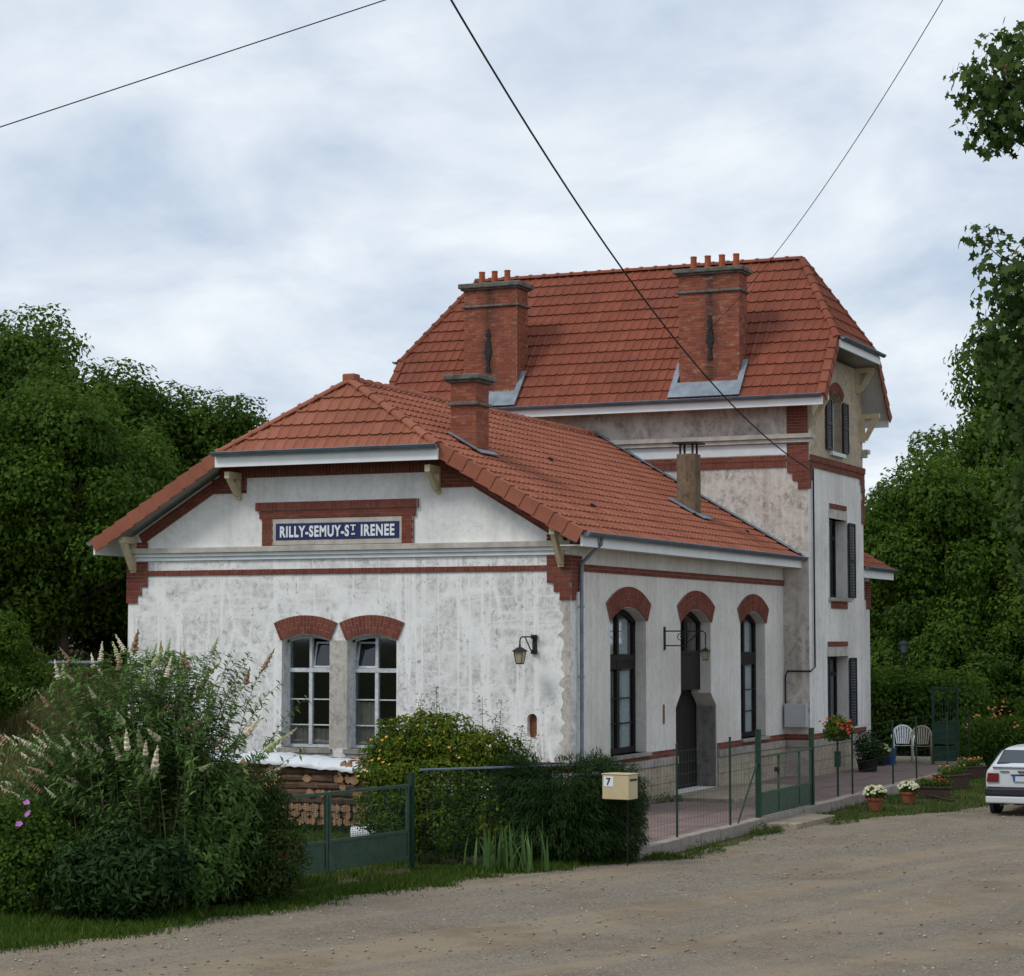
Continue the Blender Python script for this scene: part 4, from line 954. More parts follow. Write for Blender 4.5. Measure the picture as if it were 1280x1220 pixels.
# ---- chimneys
def chimney(x0, x1, y0, y1, z0, z1, corb, cap_h, pots, flash=None, cap_mat='cap_stone', stain=None, potr=.085, poth=.36, anchor=False):
    core = MB(); core.box(WORLD, x0+.002, x1-.002, y0+.002, y1-.002, z0, z1); ch = core.build('chimney', 'mortar', ST)
    b = MB()
    for F, L in ((Frame((x0, y0, 0), (1, 0, 0), (0, 0, 1), (0, -1, 0)), x1-x0), (Frame((x1, y0, 0), (0, 1, 0), (0, 0, 1), (1, 0, 0)), y1-y0), (Frame((x1, y1, 0), (-1, 0, 0), (0, 0, 1), (0, 1, 0)), x1-x0), (Frame((x0, y1, 0), (0, -1, 0), (0, 0, 1), (-1, 0, 0)), y1-y0)):
        lay(F, 0, L, z0, z1, .003, mb=b, mat='chimney_brick')
    b.build('brickwork', 'chimney_brick', ch, kind='stuff')
    c = MB(); e = corb
    c.box(WORLD, x0-e*.5, x1+e*.5, y0-e*.5, y1+e*.5, z1-.46-cap_h*0, z1-.40); c.build('collar', cap_mat, ch, bevel=.015); c = MB(); c.box(WORLD, x0-e*.6, x1+e*.6, y0-e*.6, y1+e*.6, z1-.01, z1+.04)
    c.box(WORLD, x0-e, x1+e, y0-e, y1+e, z1+.04, z1+.04+cap_h); c.build('cap', cap_mat, ch, bevel=.025)
    for (px, py) in pots:
        p = MB(); p.lathe([(potr*1.15, 0), (potr, .05), (potr*.9, poth-.05), (potr*.98, poth-.03), (potr*.98, poth), (potr*.7, poth), (potr*.7, poth-.1)], (px, py, z1+.04+cap_h-.01), 12); p.build('chimney_pot', 'terracotta', ch, smooth=False)
    if anchor:
        a = MB(); xm = anchor; F = Frame((xm, y0, 0), (1, 0, 0), (0, 0, 1), (0, -1, 0))
        for za, zb, w in ((11.15, 11.25, .03), (11.05, 11.15, .06), (10.9, 11.05, .035), (10.72, 10.9, .07), (10.58, 10.72, .095), (10.45, 10.58, .06), (10.25, 10.45, .035), (10.15, 10.25, .06)): a.box(F, -w, w, za, zb, .0, .035)
        a.build('wall_anchor', 'iron', ch)
    if flash: 
        f = MB(); zf, F = flash; ext = .16
        base = F
        f.box(F, x0-TX0-.02 if F is FT else -.5, x1-TX0+.02 if F is FT else .5, .02, .52, .10, .125)
        s = (y0-TEF)/tv.y
        f.box(F, x0-TX0-.14, x0-TX0+.0, .02, s+.6, .102, .127); f.box(F, x1-TX0-.0, x1-TX0+.14, .02, s+.6, .104, .129)
        f.build('lead_apron', 'zinc_pale', ch)
        t = MB(); t.box(WORLD, x0-.02, x1+.02, y0-.05, y0-.006, zf-.02, zf+.02); t.build('mortar_fillet', 'kerb_stone', ch)
    return ch
chimney(-2.56, -1.00, 13.28, 13.92, 9.2, 12.28, .13, .11, [(-2.26+.37*k, 13.55) for k in range(4)], (9.58, FT), anchor=-1.75, cap_mat='cap_stone')
chimney(-8.44, -6.95, 13.28, 13.98, 9.2, 12.28, .13, .13, [(-8.08+.36*k, 13.6) for k in range(3)], (9.62, FT), anchor=-7.75)
c3 = chimney(-2.90, -2.36, .90, 1.50, 6.6, 8.32, .13, .11, [], None)
m = MB(); m.box(Frame(FR(1.5, (HX+2.36)/ca-.16, .10), FR.U, FR.V, FR.N), -.12, .72, 0, .16, 0, .02); m.box(Frame(FR(1.5, (HX+2.36)/ca-.16, .10), FR.U, FR.V, FR.N), -.14, -.004, .16, .85, 0, .02); m.build('lead_apron', 'zinc_pale', c3)
m = MB(); m.box(WORLD, -1.42, -.98, 9.85, 10.30, 5.7, 7.55); st_ch = m.build('stove_chimney', 'chimney_cement', ST, bevel=.02)
m = MB(); m.box(WORLD, -1.50, -.90, 9.77, 10.38, 7.78, 7.82); [m.box(WORLD, -1.2+dx-.02, -1.2+dx+.02, 10.05+dy, 10.09+dy, 7.55, 7.78) for dx in (-.15, .15) for dy in (-.15, .15)]; m.build('chimney_cover', 'iron', st_ch)
m = MB(); vv = (HX+.98)/ca; m.box(Frame(FR(10.45, vv-.25, .10), FR.U, FR.V, FR.N), -.12, .58, 0, .24, 0, .02); m.box(Frame(FR(10.45, vv-.25, .10), FR.U, FR.V, FR.N), -.30, -.004, .24, .95, 0, .02); m.build('lead_apron', 'zinc_pale', st_ch)

# meter box and conduit on the tower's front wall
m = MB(); m.box(TFRONT, .06, .60, 1.18, 1.74, 0.002, .20); mb_ = m.build('meter_box', 'grey_box', bevel=.012); tag(mb_, 'pale grey meter box on the wall between hall and tower', 'meter box')
m = MB(); m.tube([(.05, YT-.05, 1.74), (.05, YT-.05, 2.40), (.10, YT-.05, 2.52), (XT+.05, YT-.05, 2.52), (XT+.05, YT+.3, 2.62), (XT+.05, YT+.3, 7.42)], .022, 6); m.build('conduit', 'iron', mb_)

# ------------------------------------------------------------------ name board
SG = thing('station_sign', 'long dark blue enamel sign with white letters, framed in brick on the gable', 'sign', (-4.92, -.02, 5.41))
SF = Frame((0, 0, 0), (1, 0, 0), (0, 0, 1), (0, -1, 0))
m = MB(); m.box(SF, -1.36, 1.37, -.165, .165, -.005, .03); m.build('panel', 'sign_blue', SG, bevel=.004)
m = MB()
m.box(SF, -1.43, -1.362, -.26, .25, -.005, .02); m.box(SF, 1.372, 1.42, -.26, .25, -.005, .02); m.box(SF, -1.362, 1.372, .167, .25, -.005, .02); m.box(SF, -1.362, 1.372, -.26, -.167, -.005, .02); m.build('border', 'cornice', SG)
def text_mesh(txt, name, mat, parent, F, u0, u1, v0, v1, w, bold=.012):
    cu = bpy.data.curves.new('txt', 'FONT'); cu.body = txt; cu.size = 1; cu.offset = bold*1.25; cu.extrude = .003; cu.space_character = 1.14
    t = bpy.data.objects.new('txt', cu); col.objects.link(t); bpy.context.view_layer.update()
    me = bpy.data.meshes.new_from_object(t.evaluated_get(bpy.context.evaluated_depsgraph_get())); bpy.data.objects.remove(t)
    xs = [v.co.x for v in me.vertices]; ys = [v.co.y for v in me.vertices]; x0, x1, y0, y1 = min(xs), max(xs), min(ys), max(ys)
    for v in me.vertices: v.co = F(u0+(v.co.x-x0)/(x1-x0)*(u1-u0), v0+(v.co.y-y0)/(y1-y0)*(v1-v0), w+v.co.z)
    me.name = name; me.materials.clear(); me.materials.append(MATS[mat]); return obj_from(name, me, parent)
text_mesh('RILLY-SEMUY-S', 'lettering', 'letter_white', SG, SF, -1.26, .285, -.115, .110, .036, .028)
text_mesh('T', 'lettering', 'letter_white', SG, SF, .315, .43, -.005, .110, .036, .022)
text_mesh('IRENEE', 'lettering', 'letter_white', SG, SF, .545, 1.275, -.115, .110, .036, .028)
m = MB(); m.box(SF, .335, .415, -.085, -.055, .03, .038); m.build('underline', 'letter_white', SG)

# ------------------------------------------------------------------ lanterns
def lantern(parent, c, s=1.0, gm='lantern_glass'):
    m = MB(); c = Vector(c)
    def ring(r, z): return [c+Vector((r*a*s, r*b*s, z*s)) for a, b in ((-1, -1), (1, -1), (1, 1), (-1, 1))]
    V = ring(.055, -.24)+ring(.085, -.03); m.add(V, [(0, 1, 5, 4), (1, 2, 6, 5), (2, 3, 7, 6), (3, 0, 4, 7), (3, 2, 1, 0)]); m.build('glass', gm, parent)
    m = MB(); V = ring(.125, -.03)+ring(.03, .05); m.add(V, [(0, 1, 5, 4), (1, 2, 6, 5), (2, 3, 7, 6), (3, 0, 4, 7), (3, 2, 1, 0), (4, 5, 6, 7)]); m.tube([c+Vector((0, 0, .05*s)), c+Vector((0, 0, .10*s))], .02*s)
    V = ring(.06, -.265)+ring(.06, -.24); m.add(V, [(0, 1, 5, 4), (1, 2, 6, 5), (2, 3, 7, 6), (3, 0, 4, 7), (3, 2, 1, 0), (4, 5, 6, 7)])
    for a, b in ((-1, -1), (1, -1), (1, 1), (-1, 1)): m.tube([c+Vector((a*.057*s, b*.057*s, -.24*s)), c+Vector((a*.087*s, b*.087*s, -.03*s))], .008*s, 4)
    m.build('lantern_cage', 'iron', parent)
LA = thing('wall_lantern', 'black iron lantern on a bent arm on the peeling gable wall', 'lantern', (-.72, 0, 3.2))
m = MB(); m.box(SF, -.045, .045, -.17, .17, .0, .02); m.box(SF, -.06, .06, .10, .18, .02, .06); m.box(SF, -.06, .06, -.18, -.10, .02, .06); m.build('back_plate', 'iron', LA)
m = MB(); m.tube([(0, -.05, .14), (-.06, -.45, .14), (-.075, -.50, .12), (-.08, -.52, .06), (-.08, -.52, -.02)], .014, 6); m.tube([(0, -.05, -.14), (-.03, -.14, -.10), (-.04, -.22, 0), (-.05, -.34, .13)], .012, 6); m.build('arm', 'iron', LA)
lantern(LA, (-.08, -.52, -.10), 1.0)
LB = thing('bracket_lantern', 'black iron lantern on a long scrolled bracket beside the arched door', 'lantern', (0, 5.07, 3.31))
m = MB(); m.box(Frame((0, 0, 0), (0, 1, 0), (0, 0, 1), (1, 0, 0)), -.04, .04, -.24, .24, 0, .025); m.build('back_plate', 'iron', LB)
m = MB(); m.tube([(.02, 0, .15), (.84, 0, .15), (.90, 0, .11), (.90, 0, -.15)], .014, 6); m.tube([(.02, 0, -.15), (.42, 0, -.15), (.62, 0, .0), (.75, 0, .14)], .013, 6)
m.tube([(.36+.10*(1-t/14)*math.cos(t*.75), 0, .02+.10*(1-t/14)*math.sin(t*.75)) for t in range(13)], .009, 5); m.build('arm', 'iron', LB)
lantern(LB, (.90, 0, -.24), .8)

# ------------------------------------------------------------------ garden gate, fences, letterbox
GA, GB = Vector((.32, -11.35, -.02)), Vector((.76, -8.2, -.02))
gd = (GB-GA); gl_ = gd.length; gd.normalize(); GG = thing('garden_gate', 'wide green metal double gate with solid lower panels, closed in front of the lawn', 'gate', tuple(GA))
gn = gd.cross(Vector((0, 0, 1))).normalized(); GF = Frame((0, 0, 0), gd, (0, 0, 1), gn)
def gate_leaf(u0, u1, nm):
    m = MB(); r = .022
    for u in (u0+.03, u1-.03): m.box(GF, u-r, u+r, .05, 1.16, -r, r)
    for v in (.07, .46, 1.14): m.box(GF, u0+.05, u1-.05, v-r, v+r, -r*.9, r*.9)
    o = m.build('gate_leaf', 'green_paint', GG)
    p = MB(); p.box(GF, u0+.05, u1-.05, .09, .44, -.006, .006); p.build('panel', 'green_paint', o)
    p = MB()
    for k in range(22):
        v = .50+.03*k; p.tube([GF(u0+.05, v), GF(u1-.05, v)], .0032, 4)
    for k in range(int((u1-u0)/.06)): u = u0+.06+.06*k; p.tube([GF(u, .48), GF(u, 1.12)], .0026, 4)
    p.build('mesh', 'green_post', o)
gate_leaf(.0, gl_*.36, 'a'); gate_leaf(gl_*.36+.02, gl_, 'b')
m = MB(); m.box(GF, gl_+.02, gl_+.10, -.1, 1.33, -.04, .04); m.build('post', 'green_post', GG)
m = MB(); m.box(GF, -.12, -.03, -.1, 1.33, -.04, .04); m.build('post', 'green_post', GG)
MF = thing('mesh_fence', 'dark wire mesh fence panel overgrown by the yellow shrub beside the gate', 'fence', (.85, -8.0, 0))
fd = Vector((3.05, -5.25, 0))-Vector((.85, -8.0, 0)); fl = fd.length; fd.normalize(); fn = fd.cross(Vector((0, 0, 1))).normalized(); FF = Frame((0, 0, 0), fd, (0, 0, 1), fn)
for u in (fl*.52, fl): m = MB(); m.box(FF, u-.022, u+.022, -.15, 1.36, -.022, .022); m.build('post', 'green_post', MF)
m = MB(); m.tube([FF(0, 1.34), FF(fl, 1.34)], .020, 6); m.build('top_rail', 'zinc', MF)
m = MB()
for k in range(26): m.tube([FF(0, .03+.05*k), FF(fl, .03+.05*k)], .0046, 4)
for k in range(int(fl/.06)): m.tube([FF(.03+.06*k, .0), FF(.03+.06*k, 1.33)], .004, 4)
m.build('mesh', 'green_post', MF)
LX = thing('letterbox', 'cream metal letterbox with number 7 on a post above the dark hedge', 'letterbox', (3.45, -6.36, -.165), -.08)
m = MB(); m.tube([(.05, .12, 0), (.05, .12, 1.06)], .011, 6); m.build('post', 'iron', LX)
m = MB(); m.box(SF, -.24, .21, 1.04, 1.41, -.16, .16); b = m.build('box', 'letterbox_cream', LX, bevel=.012)
m = MB(); m.box(SF, -.25, .22, 1.412, 1.43, -.17, .17); m.build('lid', 'letterbox_cream', b, bevel=.006)
m = MB(); m.box(SF, -.21, -.05, 1.235, 1.385, .16, .166); m.build('number_plate', 'letter_white', b)
text_mesh('7', 'number', 'black', b, SF, -.165, -.095, 1.255, 1.365, .17, .01)
m = MB(); m.box(Frame((.21, 0, 0), (0, 1, 0), (0, 0, 1), (1, 0, 0)), -.12, .12, 1.32, 1.35, 0, .006); m.build('slot', 'black', b)

WF = thing('wire_fence', 'thin green posts with strained wires along the platform kerb', 'fence', (3.28, -3.36, 0))
PY = [-3.36, -.58, 7.56, 11.0, 13.2, 16.4, 18.9]
for y in PY:
    m = MB(); h = 1.55 if y < 5 else 1.45; m.tube([(0, y+3.36, -.02), (0, y+3.36, h)], .021, 8); m.lathe([(.026, h), (.026, h+.02), (.005, h+.03)], (0, y+3.36, 0), 8); m.build('post', 'green_post', WF)
m = MB()
for k in range(8):
    z = .12+.19*k
    m.tube([(.01, -1.75, z), (.01, 4.3, z)], .0028, 4); m.tube([(.01, 7.85, z), (.01, 22.2, z)], .0028, 4)
for k in range(40): m.tube([(.012, -1.7+.15*k, .1), (.012, -1.7+.15*k, 1.46)], .0016, 4)
m.build('wires', 'wire_metal', WF)
SGt = thing('small_gate', 'small green metal gate with a solid lower panel at the platform kerb', 'gate', (3.30, 1.0, 0))
F_ = Frame((0, 0, 0), (0, 1, 0), (0, 0, 1), (1, 0, 0))
for u, h in ((0, 1.65), (3.46, 1.55)): m = MB(); m.box(F_, u-.045, u+.045, -.05, h, -.045, .045); m.build('post', 'green_post', SGt)
m = MB(); m.tube([(0, -.06, 1.05), (0, -1.25, 0)], .018, 6); m.build('brace', 'green_post', SGt)
m = MB(); r = .02
for u in (.10, 1.25, 2.6, 3.37): m.box(F_, u-r, u+r, .06, 1.16, -r, r)
for v in (.08, .47, 1.14): m.box(F_, .12, 3.35, v-r, v+r, -r*.9, r*.9)
lf = m.build('gate_leaf', 'green_paint', SGt)
m = MB(); m.box(F_, .12, 3.35, .10, .45, -.005, .005); m.build('panel', 'green_paint', lf)
m = MB(); m.box(F_, 1.10, 1.22, .82, .90, -.04, .04); m.build('lock', 'iron', lf)
m = MB()
for k in range(12): m.tube([F_(.12, .52+.05*k), F_(3.35, .52+.05*k)], .002, 4)
for k in range(35): m.tube([F_(.14+.092*k, .49), F_(.14+.092*k, 1.12)], .0018, 4)
m.build('mesh', 'wire_metal', lf)

# ------------------------------------------------------------------ firewood under a tarpaulin
log_meshes = []
for k in range(5):
    m = MB(); n = [9, 7, 5, 6, 8][k]; L = .42; pr = [(math.cos(2*PI*i/n+.3)*(.85+.3*rnd.random()), math.sin(2*PI*i/n+.3)*(.8+.3*rnd.random())) for i in range(n)]
    me = bpy.data.meshes.new('firewood_log'); V = [(x*.5, y_, z*.5) for y_ in (0, L) for x, z in pr]
    me.from_pydata(V, [], [tuple(range(n)), tuple(range(n, 2*n))[::-1]] + [(i, n+i, n+(i+1) % n, (i+1) % n) for i in range(n)]); me.materials.append(MATS['log_end']); me.materials.append(MATS['log_bark'])
    for p in me.polygons: p.material_index = 0 if p.index < 2 else 1
    log_meshes.append(me)
def stack(x0, x1, z1, y, side_from=99):
    z = .0; r = 0
    while z < z1:
        h = .125+.03*rnd.random(); x = x0+(.07 if r % 2 else 0)
        while x < x1-.05:
            w = .09+.14*rnd.random()**1.3
            if z > side_from and rnd.random() < .45 and x+.45 < x1:
                o = obj_from('firewood_log', log_meshes[rnd.randrange(5)]); o.location = (x+.0, y+.08, z+h/2-.02); o.rotation_euler = (0, 0, -PI/2+.05*(rnd.random()-.5)); o.scale = (h*1.1, 1, h*1.12)
                w = .43
            else:
                o = obj_from('firewood_log', log_meshes[rnd.randrange(5)]); o.location = (x+w/2, y+.10*(rnd.random()-.5), z+h/2-.02); o.rotation_euler = (0, (rnd.random()-.5)*1.0, (rnd.random()-.5)*.12); o.scale = (w*1.08, 1, h*(1.0+.3*rnd.random()))
            tag(o, 'split log in the firewood stack below the gable windows', 'log', 'split logs stacked below the gable windows')
            x += w
        z += h*.94; r += 1
stack(-5.3, -2.6, 1.02, -3.0, .35); stack(-8.1, -5.5, 1.0, -2.4)
def tarp(x0, x1, y0, y1, z, lab, sag):
    m = MB(); nx, ny = 26, 10; V = []
    for j in range(ny):
        for i in range(nx):
            x = x0+(x1-x0)*i/(nx-1); t = j/(ny-1); yy = y0+(y1-y0)*t
            dz = -.17*max(0, (.22-t)/.22)**.9 - .014*math.sin(i*.9)*math.sin(j*.8) + .012*math.sin(i*2.9+j*1.7) - .02*abs(math.sin(i*.55)) - sag*(x-x0)/(x1-x0)
            V.append((x, yy-.03*math.sin(i*1.3)*(1 if t < .2 else 0), z+dz))
    m.add(V, [(j*nx+i, j*nx+i+1, (j+1)*nx+i+1, (j+1)*nx+i) for j in range(ny-1) for i in range(nx-1)])
    o = m.build('tarpaulin', 'tarp', smooth=True); s = o.modifiers.new('solid', 'SOLIDIFY'); s.thickness = .012; tag(o, lab, 'tarpaulin')
tarp(-5.15, -2.5, -3.10, -2.45, 1.26, 'crumpled white tarpaulin over the firewood below the gable windows', .16); tarp(-8.3, -5.45, -2.52, -1.9, 1.22, 'white tarpaulin seen through the butterfly bush', .05)
m = MB(); m.lathe([(.02, -.16), (.10, -.15), (.12, -.05), (.115, .05), (.13, .15), (.10, .17), (.02, .175)], (0, 0, 0), 12)
o = m.build('plastic_sack', 'tarp', smooth=True); o.location = (-1.9, -4.6, .02); o.scale = (1.3, 1.3, 1.3); o.rotation_euler = (0, PI/2-.1, .3); tag(o, 'white plastic sack lying on the lawn behind the gate', 'sack')

# ------------------------------------------------------------------ pots, chairs, garden things
def lump_leaves(name, lobes, n, L, Wd, mat, parent, seed, **kw):
    gg = np.random.default_rng(seed); P, A, N, t, i = crown_points(lobes, n, gg, **kw)
    o = obj_from(name, leaf_mesh(name, P, A, N, L*(.6+.8*gg.random(n)), Wd*(.6+.8*gg.random(n)), t, mat), parent); o['kind'] = 'stuff'; return o
def blossoms(name, pts, r, mat, parent, flat=False):
    m = MB(); 
    for p in pts:
        p = Vector(p); a0 = rnd.random()*6
        ax = Vector((rnd.random()-.5, -1+rnd.random()*.6, .5+rnd.random()*.6)).normalized(); x = ax.orthogonal().normalized(); y = ax.cross(x)
        for k in range(5):
            a = a0+k*2*PI/5; d = x*math.cos(a)+y*math.sin(a); e = x*math.cos(a+.6)+y*math.sin(a+.6); f = x*math.cos(a-.6)+y*math.sin(a-.6); rr = r*(.8+.4*rnd.random())
            m.add([p, p+f*rr*.8+ax*rr*.25, p+d*rr+ax*rr*.2, p+e*rr*.8+ax*rr*.25], [(0, 1, 2, 3)])
    o = m.build(name, mat, parent); return o
def flower_pot(loc, r, h, label, fl='flower_white', n=55, spread=.22, pot='pot_clay'):
    t = thing('flower_pot', label, 'flower pot', loc, 0, None)
    m = MB(); m.lathe([(r*.68, 0), (r*.95, h*.8), (r*1.08, h*.8), (r*1.1, h), (r*.95, h), (r*.9, h*.85)], (0, 0, 0), 16); m.build('pot', pot, t)
    sd_ = rnd.randrange(999); lump_leaves('foliage', [(0, 0, h+spread*.35, spread*.8), (spread*.5, .05, h+spread*.25, spread*.5), (-spread*.5, 0, h+spread*.25, spread*.5)], 700, .07, .03, 'leaf_mid', t, sd_)
    pts = []
    for _ in range(n):
        d = Vector((rnd.gauss(0, 1), rnd.gauss(0, 1), abs(rnd.gauss(0, 1))+.1)).normalized(); pts.append(Vector((0, 0, h+spread*.3))+Vector((d.x*spread*1.15, d.y*spread*1.15, d.z*spread*.85)))
    blossoms('blossoms', pts, .035, fl, t); return t
flower_pot((4.18, 5.95, -.15), .16, .26, 'clay pot of white flowers on the grass nearest the small gate', spread=.21, n=60)
flower_pot((4.32, 8.13, -.15), .15, .24, 'clay pot of white flowers beside the planter with a tipped board', spread=.19, n=50)
def trough(loc, L, w, h, label, fl, rz=0, n=30):
    t = thing('planter', label, 'planter', loc, rz)
    m = MB(); F = Frame((0, 0, 0), (1, 0, 0), (0, 1, 0), (0, 0, 1))
    P = [F(sx*L/2*s, sy*w/2*s, z) for z, s in ((0, .86), (h, 1)) for sx, sy in ((-1, -1), (1, -1), (1, 1), (-1, 1))]
    m.add(P, [(3, 2, 1, 0), (0, 1, 5, 4), (1, 2, 6, 5), (2, 3, 7, 6), (3, 0, 4, 7), (4, 5, 6, 7)]); m.box(WORLD, -L/2-.02, L/2+.02, -w/2-.02, w/2+.02, h-.03, h+.004); m.build('box', 'geranium_pot', t, bevel=.008)
    lump_leaves('foliage', [(x, 0, h+.08, .13) for x in np.linspace(-L/2+.1, L/2-.1, 5)], 800, .06, .03, 'leaf_mid', t, 11)
    blossoms('blossoms', [(rnd.uniform(-L/2, L/2), rnd.uniform(-.12, .12), h+.10+.12*rnd.random()) for _ in range(n)], .03, fl, t)
trough((4.45, 9.9, -.15), .75, .26, .24, 'dark planter with red and green plants behind the white flower pots', 'flower_red', .2, 14)
trough((4.15, 13.0, -.15), .95, .40, .32, 'wide brown planter on the grass below the kerb', 'flower_orange', 1.2, 12)
trough((3.75, 16.8, -.15), .8, .36, .30, 'brown planter with orange flowers at the far end of the kerb', 'flower_orange', 1.0, 26)
m = MB(); m.box(WORLD, -.35, .35, -.07, .07, -.015, .015); o = m.build('loose_board', 'dark_wood'); o.location = (4.75, 9.2, -.10); o.rotation_euler = (0, .12, -.5); tag(o, 'short dark board lying in the grass beside the planter', 'board')
GP = thing('geranium_stand', 'hanging pot of red geraniums on a thin green post by the window', 'hanging pot', (3.02, 7.36, 0))
m = MB(); m.tube([(0, 0, -.01), (0, 0, 1.25)], .022, 8); m.build('post', 'green_post', GP)
m = MB(); m.box(WORLD, -.06, .06, -.05, .05, .62, .95); m.build('junction_box', 'green_post', GP, bevel=.01)
m = MB(); m.lathe([(.10, 1.16), (.17, 1.40), (.18, 1.42), (.14, 1.42)], (0, 0, 0), 14); m.build('pot', 'geranium_pot', GP)
lump_leaves('foliage', [(0, 0, 1.48, .22), (.12, .1, 1.40, .20), (-.1, -.1, 1.36, .18)], 1000, .075, .045, 'leaf_mid', GP, 5)
blossoms('blossoms', [(rnd.gauss(.05, .15), rnd.gauss(0, .15), 1.45+.18*rnd.random()) for _ in range(40)] + [(rnd.gauss(.15, .08), rnd.gauss(0, .12), 1.25+.18*rnd.random()) for _ in range(18)], .034, 'flower_red', GP)

def chair(loc, rz, mat, label):
    t = thing('garden_chair', label, 'chair', loc, rz, 'plastic garden chairs on the terrace')
    m = MB()
    # seat pan, slightly dished
    V = []; nx, ny = 9, 9
    for j in range(ny):
        for i in range(nx):
            x = -.24+.48*i/8; y = -.24+.46*j/8; V.append((x*(1-.06*j/8), y, .43-.018*math.cos(x*5)-.02*(j/8)))
    m.add(V, [(j*nx+i, j*nx+i+1, (j+1)*nx+i+1, (j+1)*nx+i) for j in range(ny-1) for i in range(nx-1)])
    o = m.build('seat', mat, t, smooth=True); s = o.modifiers.new('s', 'SOLIDIFY'); s.thickness = .012
    # fan back with open slots
    m = MB()
    for k in range(7):
        a = (k-3)/3; x0 = a*.15; x1 = a*.21; top = .90-.07*abs(a)**2
        m.add([(x0-.017, .22, .44), (x0+.017, .22, .44), (x1+.022, .33-.03*abs(a), top), (x1-.022, .33-.03*abs(a), top)], [(0, 1, 2, 3)])
    o = m.build('back_slat', mat, t); s = o.modifiers.new('s', 'SOLIDIFY'); s.thickness = .014
    m = MB(); arc = [(.25*math.cos(x), .335-.05*abs(math.cos(x))**2, .70+.22*math.sin(x)) for x in np.linspace(0, PI, 13)]
    m.tube([(.235, .22, .44)] + arc + [(-.235, .22, .44)], .024, 7); m.build('back_rim', mat, t, smooth=True)
    for sx in (-1, 1):
        m = MB(); m.tube([(sx*.25, .30, .68), (sx*.29, .10, .655), (sx*.29, -.14, .64), (sx*.27, -.23, .60)], [.024, .03, .03, .022], 7); m.build('armrest', mat, t, smooth=True)
        m = MB(); m.tube([(sx*.27, -.23, .62), (sx*.255, -.23, .40), (sx*.27, -.27, .0)], [.022, .032, .022], 7); m.build('leg', mat, t, smooth=True)
        m = MB(); m.tube([(sx*.245, .24, .50), (sx*.24, .25, .38), (sx*.26, .33, .0)], [.026, .032, .022], 7); m.build('leg', mat, t, smooth=True)
chair((1.18, 20.4, .05), .25, 'plastic_white', 'white plastic armchair facing forward on the terrace'); chair((1.74, 20.2, .05), .25, 'plastic_beige', 'beige plastic armchair beside the white one on the terrace')
m = MB(); m.lathe([(.12, 0), (.15, .40), (.165, .40), (.165, .43), (.14, .43)], (0, 0, 0), 14); o = m.build('bucket', 'plastic_blue'); o.location = (1.15, 19.2, 0); tag(o, 'blue plastic bucket beside the white chair', 'bucket')
flower_pot((1.02, 18.75, 0), .16, .30, 'dark pot with small white flowers beside the blue bucket', n=24, spread=.22, pot='black')
BT = thing('dark_bush', 'dark rounded bush in a tub against the tower corner', 'bush', (1.35, 16.1, 0))
m = MB(); m.lathe([(.22, 0), (.28, .3), (.30, .3), (.26, .3)], (0, 0, 0), 14); m.build('tub', 'black', BT); lump_leaves('foliage', [(0, 0, .62, .36), (.1, .1, .45, .3)], 2500, .06, .035, 'leaf_deep', BT, 8)
# lattice screen beyond the chairs
TL = thing('garden_trellis', 'tall dark green trellis screen at the end of the fence', 'trellis', (2.42, 20.0, 0), .35); Fx = Frame((0, 0, 0), (.78, 0, 0), (0, 0, 1), (0, -1, 0))
for u in (-.42, .42): m = MB(); m.box(Fx, u-.03, u+.03, 0, 2.05, -.03, .03); m.build('post', 'green_post', TL)
m = MB(); [m.box(Fx, -.42, .42, z-.02, z+.02, -.028, .028) for z in (.1, .45, .55, 1.1, 2.0)]; m.box(Fx, -.415, -.38, .1, 2.0, -.02, .02); m.build('rails', 'green_post', TL)
for a_, b_ in ((.57, 1.08), (.12, .43)): m = MB(); m.box(Fx, -.375, .39, a_, b_, -.008, .008); m.build('panel', 'green_post', TL)
m = MB(); [m.box(Fx, u-.008, u+.008, 1.12, 1.98, -.01, .01) for u in np.linspace(-.36, .36, 9)]; m.build('bar', 'green_post', TL)
GL_ = thing('garden_lamp', 'grey lantern on a tall post in front of the dark trees', 'lamp post', (.10, 25.0, ground_h(.1, 25)-.1))
m = MB(); m.tube([(0, 0, 0), (0, 0, 2.95)], [.04, .028], 8); m.build('post', 'iron', GL_); lantern(GL_, (0, 0, 3.25), 1.2, 'zinc')
RB = thing('metal_rail', 'short pale metal rail on posts at the top of the bank', 'rail', (-22.1, 15.6, ground_h(-22.1, 15.6)-.1), .5)
m = MB(); m.tube([(-.75, 0, .55), (.75, 0, .55)], .06, 8); m.build('bar', 'zinc_pale', RB)
for x in (-.45, .5): m = MB(); m.box(WORLD, x-.03, x+.03, -.03, .03, -.1, .55); m.build('post', 'iron', RB)

